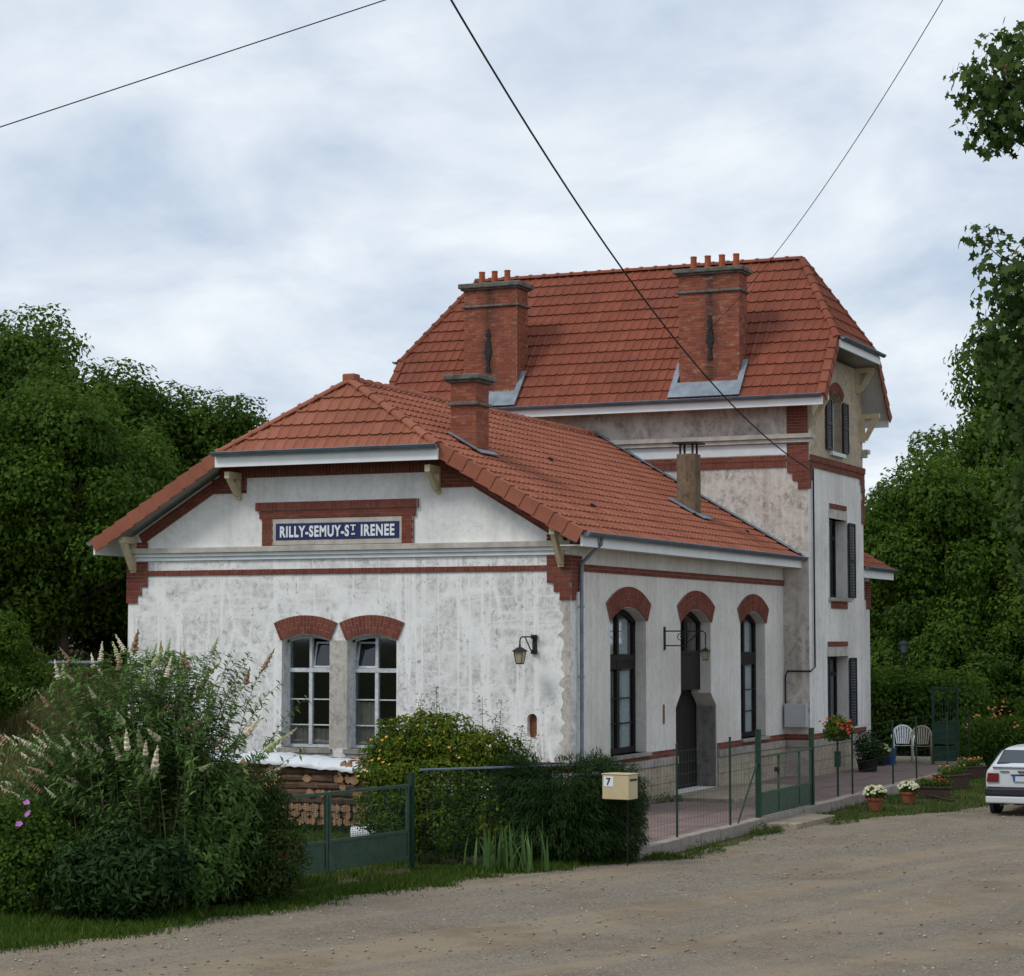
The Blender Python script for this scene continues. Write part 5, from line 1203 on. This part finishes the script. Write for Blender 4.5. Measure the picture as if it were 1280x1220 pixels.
# ------------------------------------------------------------------ trees
def crown_lobes(seed, H, R, base, n=58, top=1.0):
    gg = np.random.default_rng(seed); out = []
    for k in range(n):
        d = gg.normal(size=3); d /= np.linalg.norm(d); rr = .25+.65*gg.random()**.6
        zc_ = base+(H-base)*.5; zr = (H-base)*.5
        prof = 1.0 - .25*max(0, d[2])
        p = (d[0]*R*rr*prof, d[1]*R*rr*prof, zc_+d[2]*zr*rr)
        out.append((*p, R*(.20+.14*gg.random())))
    return out
def tree_proto(name, seed, H, R, base, nleaf, L, Wd, mat, parent=None, n=58, shape='diamond', up=.45):
    lobes = crown_lobes(seed, H, R, base, n); gg = np.random.default_rng(seed+50)
    P, A, N, t, i = crown_points(lobes, nleaf, gg, up=up, inner=.75)
    me = leaf_mesh('crown', P, A, N, L*(.6+.8*gg.random(nleaf)), Wd*(.6+.8*gg.random(nleaf)), t, mat, shape)
    m = MB(); top = Vector((0, 0, H*.62))
    m.tube([(0, 0, -.4), (.04, .02, base*.5), (-.05, .05, base), (.06, 0, H*.62), (0, 0, H*.85)], [R*.075, R*.06, R*.05, R*.028, R*.008], 8)
    for k in range(0, len(lobes), 2):
        q = Vector(lobes[k][:3]); s = Vector((0, 0, base*.7+min(q.z-base*.7, H*.55)*.45)); mid = s.lerp(q, .5)+Vector((0, 0, -.05*R)); m.tube([s, mid, q], [R*.028, R*.016, R*.006], 5)
    return me, m.mesh('trunk', 'bark')
PROTO = {}
def get_proto(k):
    if k not in PROTO:
        PROTO[k] = {'dark1': lambda: tree_proto('t', 11, 10, 4.2, 1.6, 90000, .17, .11, 'leaf_dark'), 'dark2': lambda: tree_proto('t', 12, 10, 3.8, 1.2, 86000, .17, .11, 'leaf_dark'), 'mid': lambda: tree_proto('t', 13, 10, 4.4, .5, 110000, .17, .115, 'leaf_mid', n=64), 'light': lambda: tree_proto('t', 14, 10, 4.2, 1.0, 90000, .17, .11, 'leaf_light'),
                    'under': lambda: tree_proto('t', 15, 4, 2.4, .2, 36000, .14, .085, 'leaf_dark', n=26), 'underm': lambda: tree_proto('t', 16, 4, 2.6, .2, 36000, .14, .085, 'leaf_mid', n=26)}[k]()
    return PROTO[k]
def tree(kind, x, y, h, r, rz, label, group=None, name='tree', cat='tree', dz=-.1):
    cm, tm = get_proto(kind); h0 = 4 if kind.startswith('under') else 10; r0 = {'dark1': 4.2, 'dark2': 3.8, 'mid': 4.4, 'light': 4.2, 'under': 2.4, 'underm': 2.6}[kind]
    t = thing(name, label, cat, (x, y, ground_h(x, y)+dz), rz, group); t.scale = (r/r0, r/r0, h/h0)
    tag(obj_from('crown', cm, t), kind='stuff'); obj_from('trunk', tm, t)
WL = 'trees of the wood behind the left of the station'
tree('dark1', -30.8, 23.5, 12.2, 4.7, .3, 'tall dark green tree, highest of the wood left of the station', WL)
tree('mid', -23.6, 17.3, 9.0, 3.9, 1.2, 'fresh green broad tree standing in front of the wood left of the station', WL)
tree('mid', -28.5, 15.8, 10.4, 3.8, 4.0, 'big leafy green tree at the outer side of the wood', WL)
for k, (kd, x, y, h, r, a) in enumerate([('dark2', -26.6, 25.0, 9.8, 4.2, 2.0), ('dark1', -23.6, 27.5, 9.3, 4.1, 3.1), ('dark2', -20.8, 29.5, 9.0, 4.1, 1.1), ('mid', -18.0, 31.0, 9.0, 4.0, 5.1), ('dark2', -35.5, 24.0, 12.2, 4.6, .7), ('dark1', -15.0, 33, 8.7, 4.0, .2), ('dark2', -30.0, 31.0, 9.6, 4.6, 2.2), ('dark1', -12.0, 36, 8.7, 4.0, 3.2), ('dark2', -22.0, 36.0, 9.6, 4.5, 4.2)]):
    tree(kd, x, y, h, r, a, 'dark green tree in the wood behind the hall roof', WL)
for k, (kd, x, y, h, r, a) in enumerate([('under', -25.5, 19.2, 3.8, 2.8, .4), ('underm', -21.0, 20.6, 4.2, 2.8, 2.4), ('under', -17.6, 21.5, 4.4, 2.9, 1.0), ('under', -29.5, 19.0, 4.2, 3.0, 3.3), ('under', -14.5, 22.5, 4.4, 3.0, 3.0), ('under', -23.5, 22.6, 4.6, 3.0, 1.9), ('underm', -19.5, 24.5, 4.8, 3.0, .9)]):
    tree(kd, x, y, h, r, a, 'leafy shrub below the trees left of the station', 'shrubs below the wood', 'shrub', 'shrub')
tree('underm', -17.0, 14.8, 3.2, 1.9, .4, 'feathery green shrub close against the left corner of the station', None, 'shrub', 'shrub')
tree('underm', -19.8, 8.2, 2.9, 1.7, 2.0, 'dense green bush at the foot of the dry grass bank', None, 'shrub', 'shrub')
WR = 'trees of the wood behind the right of the station'
tree('mid', .0, 32.3, 9.4, 3.7, .5, 'yellowish green rounded tree behind the far wing of the station', WR)
tree('dark2', 1.0, 40.5, 13.6, 4.4, 1.5, 'tall dark tree rising above the yellowish green one', WR)
tree('dark2', 2.9, 33.8, 9.2, 3.5, 2.5, 'dark leafy tree behind the parked car', WR)
tree('dark1', 5.8, 38.0, 11.0, 4.2, 3.5, 'large dark tree beyond the parked car', WR)
tree('dark1', -4.6, 41.5, 8.6, 3.5, 4.5, 'dark tree half hidden by the tower', WR)
tree('dark2', 9.5, 37, 10.0, 4.2, .9, 'large dark tree at the outer right of the wood', WR)
for k, (kd, x, y, h, r, a) in enumerate([('under', -.6, 29.6, 4.2, 2.4, .4), ('under', 2.4, 29.4, 3.6, 2.3, 2.0), ('under', 5.0, 30.0, 3.6, 2.4, 4.0), ('under', -3.4, 31, 4.2, 2.5, 5.0), ('under', 7.9, 31, 3.8, 2.4, 1.0), ('under', 3.7, 34.2, 4.4, 2.6, 3.0)]):
    tree(kd, x, y, h, r, a, 'dark shrub below the trees behind the parked car', 'shrubs below the right wood', 'shrub', 'shrub')
# clipped hedge behind the chairs
HD = thing('garden_hedge', 'broad green hedge with pale leaf tips behind the plastic chairs', 'hedge', (.3, 25.6, 0))
lump_leaves('foliage', [(x, yy, z, .75) for x in np.linspace(-2.4, 1.4, 6) for yy in (-.5, .3) for z in (.6, 1.3, 1.75)], 26000, .13, .08, 'leaf_mid', HD, 21, up=.6)
# flower border beyond the fence: tall stems with orange dahlias
FBd = thing('flower_border', 'tall green flower bed with orange dahlias beyond the trellis', 'flower bed', (4.2, 22.5, 0))
lump_leaves('foliage', [(x, yy, z, .5) for x in np.linspace(-1.5, 3.2, 9) for yy in (-.6, .4) for z in (.3, .75)], 17000, .14, .05, 'leaf_mid', FBd, 22, up=.4)
for (x, z) in [(-.95, 1.42), (-.62, 1.45), (-.5, 1.36), (-1.25, 1.3), (-.8, 1.2), (-1.5, .95), (-.2, 1.0), (.15, 1.05), (.45, .9)]:
    blossoms('dahlia', [(x+.07*rnd.gauss(0, 1), -1.0+.08*rnd.gauss(0, 1), z+.07*rnd.gauss(0, 1)) for _ in range(4)], .036, 'flower_orange', FBd)['kind'] = 'stuff'
tree('underm', 7.4, 24.2, 2.7, 1.9, .8, 'feathery green shrub in the garden behind the parked car', None, 'shrub', 'shrub')
tree('underm', 4.6, 26.4, 2.4, 1.8, 1.8, 'rounded green shrub behind the dahlias', None, 'shrub', 'shrub')

# ------------------------------------------------------------------ the maple whose boughs reach into the picture
MT = thing('maple_tree', 'maple with lobed leaves whose boughs hang beside the gravel yard', 'tree', (15.0, -8.8, -.16))
Lb = [(10.42, -11.1, 10.03, .62), (10.02, -11.25, 10.12, .34), (10.25, -11.16, 9.55, .36), (10.9, -10.9, 10.2, .7), (11.3, -10.6, 9.7, .5), (10.55, -11.0, 10.55, .35),
      (10.50, -10.93, 7.75, .55), (10.02, -11.12, 8.20, .22), (10.05, -11.07, 6.95, .26), (10.48, -10.84, 6.75, .50), (10.42, -10.80, 7.3, .5), (10.36, -10.32, 5.95, .45), (10.9, -10.6, 7.4, .7), (11.0, -10.5, 6.4, .7), (10.30, -9.9, 5.2, .36), (10.26, -9.8, 4.75, .30), (10.32, -9.7, 4.25, .26), (10.8, -9.8, 5.0, .55), (11.4, -10.2, 8.3, .6)]
gg = np.random.default_rng(77); orig = np.array([15.0, -8.8, -.16])
Lb = [(x-orig[0], y-orig[1], z-orig[2], r*1.1) for x, y, z, r in Lb]
big = [(x*1.0, y*1.0, z, r) for x, y, z, r in [(0+3.0*math.cos(a)*q, 3.0*math.sin(a)*q, 7.2+2.9*s, 1.25) for a, q, s in [(k*2.39, .45+.55*((k*7) % 5)/4, ((k*3) % 9-4)/4) for k in range(30)]] if x > -2.0]
for k, (x, y, z, r) in enumerate(Lb[::2]):
    for tt, rr in ((.36, .72), (.58, .95)): big.append((x*(1-tt), y*(1-tt), z*(1-.12*tt)+.3*math.sin(k*2+tt*9), rr))
n1, n2 = 4500, 21000
P, A, N, t, i = crown_points(Lb, n1, gg, up=.5, inner=.85); P2, A2, N2, t2, _ = crown_points(big, n2, gg, up=.5, inner=.6)
A[:, 2] -= .5
sz = np.concatenate([.12*(.6+.7*gg.random(n1)), .15*(.6+.7*gg.random(n2))])
tag(obj_from('crown', leaf_mesh('crown', np.concatenate([P, P2]), np.concatenate([A, A2]), np.concatenate([N, N2]), sz, sz*1.0, np.concatenate([t, t2]), 'leaf_maple', 'maple'), MT), kind='stuff')
m = MB(); m.tube([(0, 0, -.3), (.05, .05, 2.0), (-.1, 0, 4.2), (-.05, .1, 6.8), (.05, 0, 9.5)], [.32, .26, .21, .14, .05], 10)
for q in Lb[::2] + big[::2]:
    q = Vector(q[:3]); s = Vector((0, 0, max(2.6, q.z*.62))); m.tube([s, s.lerp(q, .5)+Vector((0, 0, .25)), q], [.075, .04, .010], 5)
for q in Lb[1::2]:
    q = Vector(q[:3]); s = Vector(Lb[3][:3] if q.z > 8.6 else Lb[12][:3] if q.z > 5.8 else Lb[17][:3]); m.tube([s, s.lerp(q, .5), q], [.022, .014, .006], 4)
m.build('trunk', 'bark', MT, smooth=True)

# ------------------------------------------------------------------ shrubs in front of the station
spike_me = {}
def spike(mat):
    if mat not in spike_me:
        m = MB(); 
        for k in range(9):
            z = k/9; r = .13*(1-z)**.7*(1+.25*(k % 2)); m.lathe([(r*.4, z), (r, z+.03), (r*.9, z+.08), (r*.3, z+.12)], (.015*math.sin(k*2), .015*math.cos(k*3), 0), 6)
        spike_me[mat] = m.mesh('flower_spike', mat)
    return spike_me[mat]
BD = thing('butterfly_bush', 'large butterfly bush with faded white flower spikes in front of the gable', 'bush', (-.45, -13.3, -.09))
gg = np.random.default_rng(5); stems = MB(); LP, LA_, LN, LL_, LT = [], [], [], [], []; tips = []
for k in range(430):
    az = rnd.random()*2*PI; tall = rnd.random(); left = k % 4 == 0
    b = Vector((rnd.gauss(0, .45), rnd.gauss(0, .40), .05))
    if left: out = Vector((-.95-.25*rnd.random(), -.55+.6*rnd.random(), 0)); H = 1.0+1.35*tall; reach = .8+1.05*rnd.random()*(1.15-.35*tall)
    else: out = Vector((math.cos(az), math.sin(az)*.8, 0)); H = 1.5+1.95*tall**.6; reach = .20+1.35*rnd.random()*(1.3-.65*tall)
    pts = []
    for s in np.linspace(0, 1, 9): pts.append(b + out*reach*(s**1.4) + Vector((0, 0, H*(1-(1-s)**1.25)*(1-.07*s*s*(1 if not left else 1.6)))))
    stems.tube(pts, [.009*(1-.75*s) for s in np.linspace(0, 1, 9)], 4, False)
    for j in range(62):
        s = .28+.72*rnd.random(); f = s*8; i0 = min(7, int(f)); p = pts[i0].lerp(pts[i0+1], f-i0); d = (pts[i0+1]-pts[i0]).normalized()
        sd_ = d.orthogonal(); sd_.rotate(Matrix.Rotation(rnd.random()*6.28, 3, d)); ax = (sd_*1.0+d*.45+Vector((0, 0, -.2))).normalized()
        LP.append(p); LA_.append(ax); LN.append((Vector((0, 0, 1))+sd_*-.3+Vector((rnd.gauss(0, .3), rnd.gauss(0, .3), 0)))); LL_.append((.085+.085*rnd.random())*(1.2-.4*s)); LT.append(.5+.2*rnd.gauss(0, 1)+.15*(s-.6))
    if k % 3 == 0 or left and k % 2 == 0: tips.append((pts[-1], (pts[-1]-pts[-2]).normalized(), left))
rnd.shuffle(tips)
stems.build('stems', 'stem', BD)
LP, LA_, LN = np.array(LP), np.array(LA_), np.array(LN); LL_ = np.array(LL_)
tag(obj_from('foliage', leaf_mesh('foliage', LP, LA_, LN, LL_, LL_*.30, np.array(LT), 'leaf_buddleia'), BD), kind='stuff')
for k, (p, d, left) in enumerate(tips[:150]):
    o = obj_from('flower_spike', spike(('flower_spike', 'flower_spike', 'flower_spike_green', 'flower_spike_brown')[k % 4] if rnd.random() < .8 else 'flower_spike_green'), BD)
    dd = (d+Vector((rnd.gauss(0, .28)-(.25 if left else 0), rnd.gauss(0, .28), .45+rnd.gauss(0, .25)))).normalized(); L = .19+.17*rnd.random(); o.rotation_euler = dd.to_track_quat('Z', 'Y').to_euler(); o.location = p; o.scale = (L*1.05, L*1.05, L)
lump_leaves('inner_foliage', [(x, y, z, .55) for x, y, z in [(-1.1, .2, .9), (-.6, -.3, .7), (0, -.4, .8), (.5, -.1, .8), (.9, .1, .7), (-.3, .1, 1.25), (.4, .2, 1.2), (-1.5, .4, .6), (0, -.7, .45), (-.8, -.6, .4), (.8, -.4, .5), (-1.2, -.1, 1.3), (.9, .2, 1.25), (-1.75, .1, .9)]], 42000, .115, .036, 'leaf_buddleia', BD, 31, up=.3)

def shrub(name, label, cat, loc, lobes, n, L, Wd, mat, seed, stems_n=14, **kw):
    t = thing(name, label, cat, loc); lump_leaves('foliage', lobes, n, L, Wd, mat, t, seed, **kw)
    m = MB()
    for k in range(stems_n):
        q = Vector(lobes[k % len(lobes)][:3])+Vector((rnd.gauss(0, .1), rnd.gauss(0, .1), 0)); m.tube([(rnd.gauss(0, .1), rnd.gauss(0, .1), -.05), q*.5+Vector((0, 0, .05)), q], [.014, .010, .004], 4)
    m.build('stems', 'stem', t); return t
HB = shrub('hibiscus_bush', 'dark leafy hibiscus bush with a few purple flowers beside the butterfly bush', 'bush', (-1.75, -14.6, -.09), [(-.5, 0, .85, .55), (.1, -.1, .95, .5), (.5, 0, .7, .5), (-.8, .1, .55, .55), (0, -.3, .5, .55), (.5, -.3, .4, .5), (-1.4, 0, .6, .6), (-1.2, .1, 1.0, .5)], 16000, .065, .045, 'leaf_dark', 41)
for (x, z) in [(-.28, 1.32), (.25, 1.33), (-.30, 1.08), (-.35, .92), (.85, 1.25), (.72, 1.12), (.83, 1.38)]:
    blossoms('flower', [(x, -.74, z)], .050, 'flower_purple', HB)
shrub('laurel_bush', 'low dark glossy bush drooping over the grass below the butterfly bush', 'bush', (.05, -14.9, -.12), [(0, 0, .5, .5), (.35, .05, .42, .42), (-.45, 0, .45, .45), (.55, .2, .62, .4), (-.1, .3, .75, .45)], 9000, .12, .038, 'leaf_deep', 42, up=.2)
RS = shrub('barberry_bush', 'dense brownish green bush beside the end of the garden gate', 'bush', (.55, -12.75, -.1), [(0, 0, .55, .6), (.35, .3, .6, .5), (-.3, .3, .95, .55), (.2, .25, 1.05, .45), (-.55, 0, .6, .6), (.45, .0, .35, .42), (-.15, -.3, .4, .5), (.05, .4, 1.3, .4)], 22000, .065, .030, 'leaf_rust', 43, up=.3)
blossoms('flower', [(.62, .0, .55), (.68, .1, .60), (.1, -.62, .75)], .04, 'flower_red', RS)
YS = shrub('yellow_shrub', 'yellow leaved shrub with orange blossoms spilling over the mesh fence', 'shrub', (.35, -6.5, 0), [(-.7, .15, 1.55, .48), (-.2, .1, 1.72, .50), (.35, 0, 1.62, .48), (.8, .15, 1.5, .45), (1.15, .3, 1.35, .40), (-.95, .1, 1.25, .42), (-.4, -.2, 1.1, .55), (.3, -.3, 1.0, .55), (.9, 0, .95, .5), (-.2, -.5, .5, .5), (.5, -.4, .45, .5), (1.1, -.1, .45, .5), (-.7, -.2, .6, .5), (1.5, .35, 1.0, .4)], 44000, .066, .036, 'leaf_yellow', 44, up=.5)
pts = []
for k in range(44):
    a = rnd.random()*PI*2; q = [(-.7, .15, 1.55), (-.2, .1, 1.72), (-.95, .1, 1.25), (.35, 0, 1.62), (-.5, -.1, 1.3)][k % 5]; d = Vector((rnd.gauss(0, 1), rnd.gauss(-.8, .6), rnd.gauss(.3, .7))).normalized(); pts.append(Vector(q)+d*.50)
blossoms('blossoms', pts, .026, 'flower_yellow', YS)
m = MB(); gl2, ga2, gn2 = [], [], []                            # thin shoots standing above the shrub
for (x, y, h) in [(-.35, .1, 2.45), (-.15, .15, 2.35), (.0, .1, 2.55), (.1, .1, 2.3), (.75, .2, 2.4), (.9, .2, 2.1), (1.3, .3, 1.95), (1.4, .3, 1.9), (-.5, .1, 2.3), (1.0, .2, 2.35)]:
    tp = Vector((x+.12*rnd.gauss(0, 1), y, h)); b0 = Vector((x, y, 1.2)); m.tube([b0, b0.lerp(tp, .5), tp], [.008, .006, .003], 4)
    for k in range(70): s = .35+.65*rnd.random(); gl2.append(b0.lerp(tp, s)+Vector((rnd.gauss(0, .05), rnd.gauss(0, .05), 0))); ga2.append((rnd.gauss(0, 1), rnd.gauss(0, 1), .3)); gn2.append((rnd.gauss(0, .5), -.4, 1))
m.build('shoots', 'stem', YS); n = len(gl2); tag(obj_from('shoot_leaves', leaf_mesh('shoot_leaves', np.array(gl2), np.array(ga2), np.array(gn2), np.full(n, .06), np.full(n, .026), np.clip(.5+.2*g.normal(size=n), 0, 1), 'leaf_yellow'), YS), kind='stuff')
# broom-like dark hedge: long hanging threads of foliage
DH = thing('dark_hedge', 'dark green drooping feathery hedge below the letterbox', 'hedge', (2.5, -6.1, -.05))
lob = [(x, yy, z, .37) for (x, yy) in [(-.75, -.45), (-.4, -.15), (-.05, .1), (.3, .35), (.6, .7), (-.4, -.55), (0, -.35), (.4, -.05), (.7, .3)] for z in (.35, .75, 1.10+.10*math.sin(x*5+yy*3))]
gg = np.random.default_rng(46); n = 64000; P, A, N, t, i = crown_points(lob, n, gg, up=.4, inner=.5); A = unit(P-np.array([0, 0, .9]))*np.array([1, 1, .2])+gg.normal(size=(n, 3))*.35+np.array([0, 0, -.75]) + np.where(P[:, 2:3] > 1.25, np.array([[0, 0, 1.1]]), 0)
tag(obj_from('foliage', leaf_mesh('foliage', P, A, N, .06+.08*gg.random(n), .008+.008*gg.random(n), t, 'leaf_deep'), DH), kind='stuff')
m = MB()
for q in lob[::2]: m.tube([(rnd.gauss(0, .25), rnd.gauss(0, .25), -.05), Vector(q[:3])*.6, q[:3]], [.014, .010, .004], 4)
m.build('stems', 'stem', DH)
# iris clump
IR = thing('iris_clump', 'clump of pale green sword shaped iris leaves at the foot of the mesh fence', 'iris', (1.95, -7.55, -.12))
iris_me = []
for v in range(4):
    m = MB(); V = []; bend = (.05, .2, .45, .8)[v]
    for s in np.linspace(0, 1, 7): w = .024*(1-s**2.2)+.001; y = bend*.35*s**2; z = .62*s*(1-.35*bend*s); V += [(-w, y, z), (w, y, z)]
    m.add(V, [(2*i, 2*i+1, 2*i+3, 2*i+2) for i in range(6)], (.3, .5, .65, .8)[v]); iris_me.append(m.mesh('leaf', 'leaf_iris'))
for k in range(64):
    o = obj_from('leaf', iris_me[rnd.choice((0, 0, 1, 1, 2, 3))], IR); o.location = (rnd.gauss(.05, .30), rnd.gauss(0, .16)+.25*rnd.gauss(0, .5), 0); o.rotation_euler = (rnd.gauss(0, .12), rnd.gauss(0, .12), rnd.random()*6.28); s = .8+.55*rnd.random(); o.scale = (1, 1, s)
# leaves of weeds along the kerb and door step
for k, (x, y, lab) in enumerate([(3.9, -3.9, 'low weeds at the corner of the kerb below the hedge'), (3.75, -.2, 'low weeds along the kerb before the small gate'), (4.4, 2.6, 'low weeds beside the pale slab of the small gate'), (.25, 4.4, 'dry weeds against the wall beside the door step')]):
    t = thing('weed_patch', lab, 'weeds', (x, y, -.14 if x > 1 else 0.0)); lump_leaves('foliage', [(0, 0, .03, .16), (.15, .3, .02, .14), (-.05, -.3, .02, .14), (.05, .6, .02, .10)], 900, .06, .012, 'grass', t, 60+k, up=.2)

# ------------------------------------------------------------------ parked car, seen from behind
CR = thing('parked_car', 'white hatchback parked on the gravel with its rear towards the yard', 'car', (7.26, 5.65, -.148), 0); CR.scale = (.96, .96, .96)
def ring(y, hw, zb, belt, hr, zr):
    half = [(0, zb), (hw*.80, zb), (hw*.97, zb+.10), (hw, zb+.32), (hw*.985, belt-.05), (hw*.95, belt), (hr+(hw*.95-hr)*.12, belt+(zr-belt)*.80), (hr*.90, zr-.012), (hr*.55, zr+.010), (0, zr+.016)]
    return [(x, y, z) for x, z in half] + [(-x, y, z) for x, z in half[-2:0:-1]]
stn = [ring(.02, .78, .30, .86, .66, .93), ring(.05, .83, .26, .90, .70, .985), ring(.16, .845, .24, .93, .69, 1.035), ring(.36, .85, .24, .94, .63, 1.22), ring(.50, .85, .24, .94, .59, 1.335), ring(.75, .85, .24, .94, .575, 1.375), ring(1.3, .85, .24, .94, .575, 1.385), ring(2.0, .85, .24, .93, .575, 1.375), ring(2.3, .85, .24, .93, .58, 1.33), ring(2.95, .845, .24, .91, .66, .99), ring(3.1, .84, .24, .88, .68, .935), ring(3.75, .80, .24, .76, .66, .80), ring(3.95, .74, .28, .66, .60, .70), ring(4.0, .68, .34, .58, .5, .62)]
m = MB(); n = len(stn[0]); V = [p for r in stn for p in r]
m.add(V, [(i*n+k, i*n+(k+1) % n, (i+1)*n+(k+1) % n, (i+1)*n+k) for i in range(len(stn)-1) for k in range(n)] + [tuple(range(n))[::-1], tuple((len(stn)-1)*n+k for k in range(n))])
body = m.build('body', 'car_paint', CR, smooth=True)
bm = bmesh.new(); bm.from_mesh(body.data); bmesh.ops.recalc_face_normals(bm, faces=bm.faces[:]); bm.to_mesh(body.data); bm.free()
sb = body.modifiers.new('sub', 'SUBSURF'); sb.levels = 2; sb.render_levels = 2
def panel(pts, name, mat, parent=CR, th=.012):
    P = [Vector(p) for p in pts]; nn = (P[1]-P[0]).cross(P[2]-P[0]).normalized(); k = len(P); m = MB()
    m.add(P+[p-nn*th for p in P], [tuple(range(k)), tuple(range(k, 2*k))[::-1]] + [(i, k+i, k+(i+1) % k, (i+1) % k) for i in range(k)]); return m.build(name, mat, parent, bevel=.003)
panel([(-.615, .150, 1.045), (.615, .150, 1.045), (.52, .450, 1.315), (-.52, .450, 1.315)], 'window_rubber', 'car_black')
panel([(-.585, .160, 1.068), (.585, .160, 1.068), (.50, .432, 1.302), (-.50, .432, 1.302)], 'rear_window', 'car_glass')
panel([(-.54, 2.42, 1.32), (-.62, 2.96, 1.02), (.62, 2.96, 1.02), (.54, 2.42, 1.32)][::-1], 'windscreen', 'car_glass')
for s in (-1, 1):
    for ya_, yb, yc, yd in ((.55, 1.28, 1.28, .72), (1.36, 2.72, 2.36, 1.36)):
        q = [(s*.825, ya_, .975), (s*.825, yb, .975), (s*.635, yc, 1.30), (s*.635, yd, 1.30)]; panel(q if s > 0 else q[::-1], 'side_window', 'car_glass')
    m = MB(); Fc = Frame((0, 0, 0), (1, 0, 0), (0, 0, 1), (0, -1, 0))
    a, b = (s*.55, s*.80); a, b = min(a, b), max(a, b)
    m.prism(Fc, [(a+(.0 if s < 0 else .02), .68), (b, .68), (b-(.03 if s > 0 else 0), .86), (a+(.03 if s < 0 else 0), .86)], -.10, .012); m.build('tail_light', 'lamp_red', CR, bevel=.01)
    m = MB(); m.box(Fc, s*.62-.10, s*.62+.10, .62, .72, -4.02, -3.90); m.build('headlight', 'lantern_glass', CR)
    m = MB(); m.box(WORLD, s*.90-.06, s*.90+.06, 2.55, 2.66, .95, 1.07); m.build('wing_mirror', 'car_paint', CR, bevel=.02)
    for yy in (.78, 3.22):
        w = MB(); Fw = Frame((s*.74, yy, .285), (0, 1, 0), (0, 0, 1), (1, 0, 0)); pr = []
        N_ = 22; prof = [(.19, -.085), (.26, -.088), (.283, -.06), (.285, .06), (.26, .088), (.19, .085)]
        V = [Fw(r*math.cos(2*PI*k/N_), r*math.sin(2*PI*k/N_), x) for r, x in prof for k in range(N_)]
        w.add(V, [(i*N_+k, i*N_+(k+1) % N_, (i+1)*N_+(k+1) % N_, (i+1)*N_+k) for i in range(len(prof)-1) for k in range(N_)]); wo = w.build('wheel', 'tyre', CR, smooth=True)
        w = MB(); w.prism(Fw, [(.195*math.cos(2*PI*k/N_), .195*math.sin(2*PI*k/N_)) for k in range(N_)], -.07, .07); w.build('rim', 'rim', wo)
        w = MB(); w.prism(Fw, [(.345*math.cos(2*PI*k/N_), .345*math.sin(2*PI*k/N_)) for k in range(N_)], s*.10 if s < 0 else .02, s*.02 if s < 0 else .10); w.build('wheel_arch', 'car_black', CR)
m = MB(); m.box(Fc, -.84, .84, .40, .56, -.35, .045); m.build('bumper', 'car_black', CR, bevel=.03)
m = MB(); m.box(Fc, -.82, .82, .25, .395, -.30, .035); m.build('bumper_skirt', 'car_paint', CR, bevel=.03)
m = MB(); m.box(Fc, -.26, .26, .70, .81, .0, .016); pl = m.build('number_plate', 'plate', CR); m = MB(); m.box(Fc, -.258, -.21, .702, .808, .016, .018); m.build('blue_strip', 'plate_blue', pl)
m = MB(); m.box(Fc, -.16, .16, .885, .91, -.02, .02); m.build('boot_handle', 'car_black', CR, bevel=.006)
m = MB(); m.box(Fc, -.52, -.34, .885, .905, -.02, .006); m.build('model_badge', 'zinc', CR)
m = MB(); m.box(Fc, -.69, .69, .978, 1.004, -.12, .015); m.build('tailgate_lip', 'car_paint', CR, bevel=.008)
m = MB(); m.box(Fc, -.80, .80, .572, .582, -.05, .012); m.build('tailgate_seam', 'car_black', CR)
m = MB(); m.box(Fc, -.30, .30, .82, .84, -.02, .03); m.build('plate_lamp', 'car_black', CR)
m = MB(); m.tube([(0, .135, 1.05), (.05, .19, 1.10), (.42, .21, 1.115)], .010, 5); m.build('rear_wiper', 'car_black', CR)
m = MB(); m.tube([(-.48, .25, .24), (-.48, -.03, .235)], .03, 10); m.build('exhaust', 'iron', CR)

# ------------------------------------------------------------------ overhead wires
def wire(a, b, r, label, sag):
    a, b = Vector(a), Vector(b); m = MB(); n = 40; m.tube([a.lerp(b, t)-Vector((0, 0, sag*4*t*(1-t))) for t in np.linspace(0, 1, n)], r, 5)
    tag(m.build('overhead_wire', 'black', smooth=True), label, 'wire')
wire((-17.4, -19.8, 5.04), (21.6, -3.5, 18.96), .009, 'thin wire crossing the sky high above the gable', .0)
wire((XT+.02, YT-.05, 7.40), (4.26, -26.1, 18.06), .016, 'thick cable running from the tower corner across the sky', 2.2)
wire((-1.75, 13.24, 10.9), (12.8, -12.2, 15.9), .008, 'thin wire running up from the right chimney of the tower', .9)
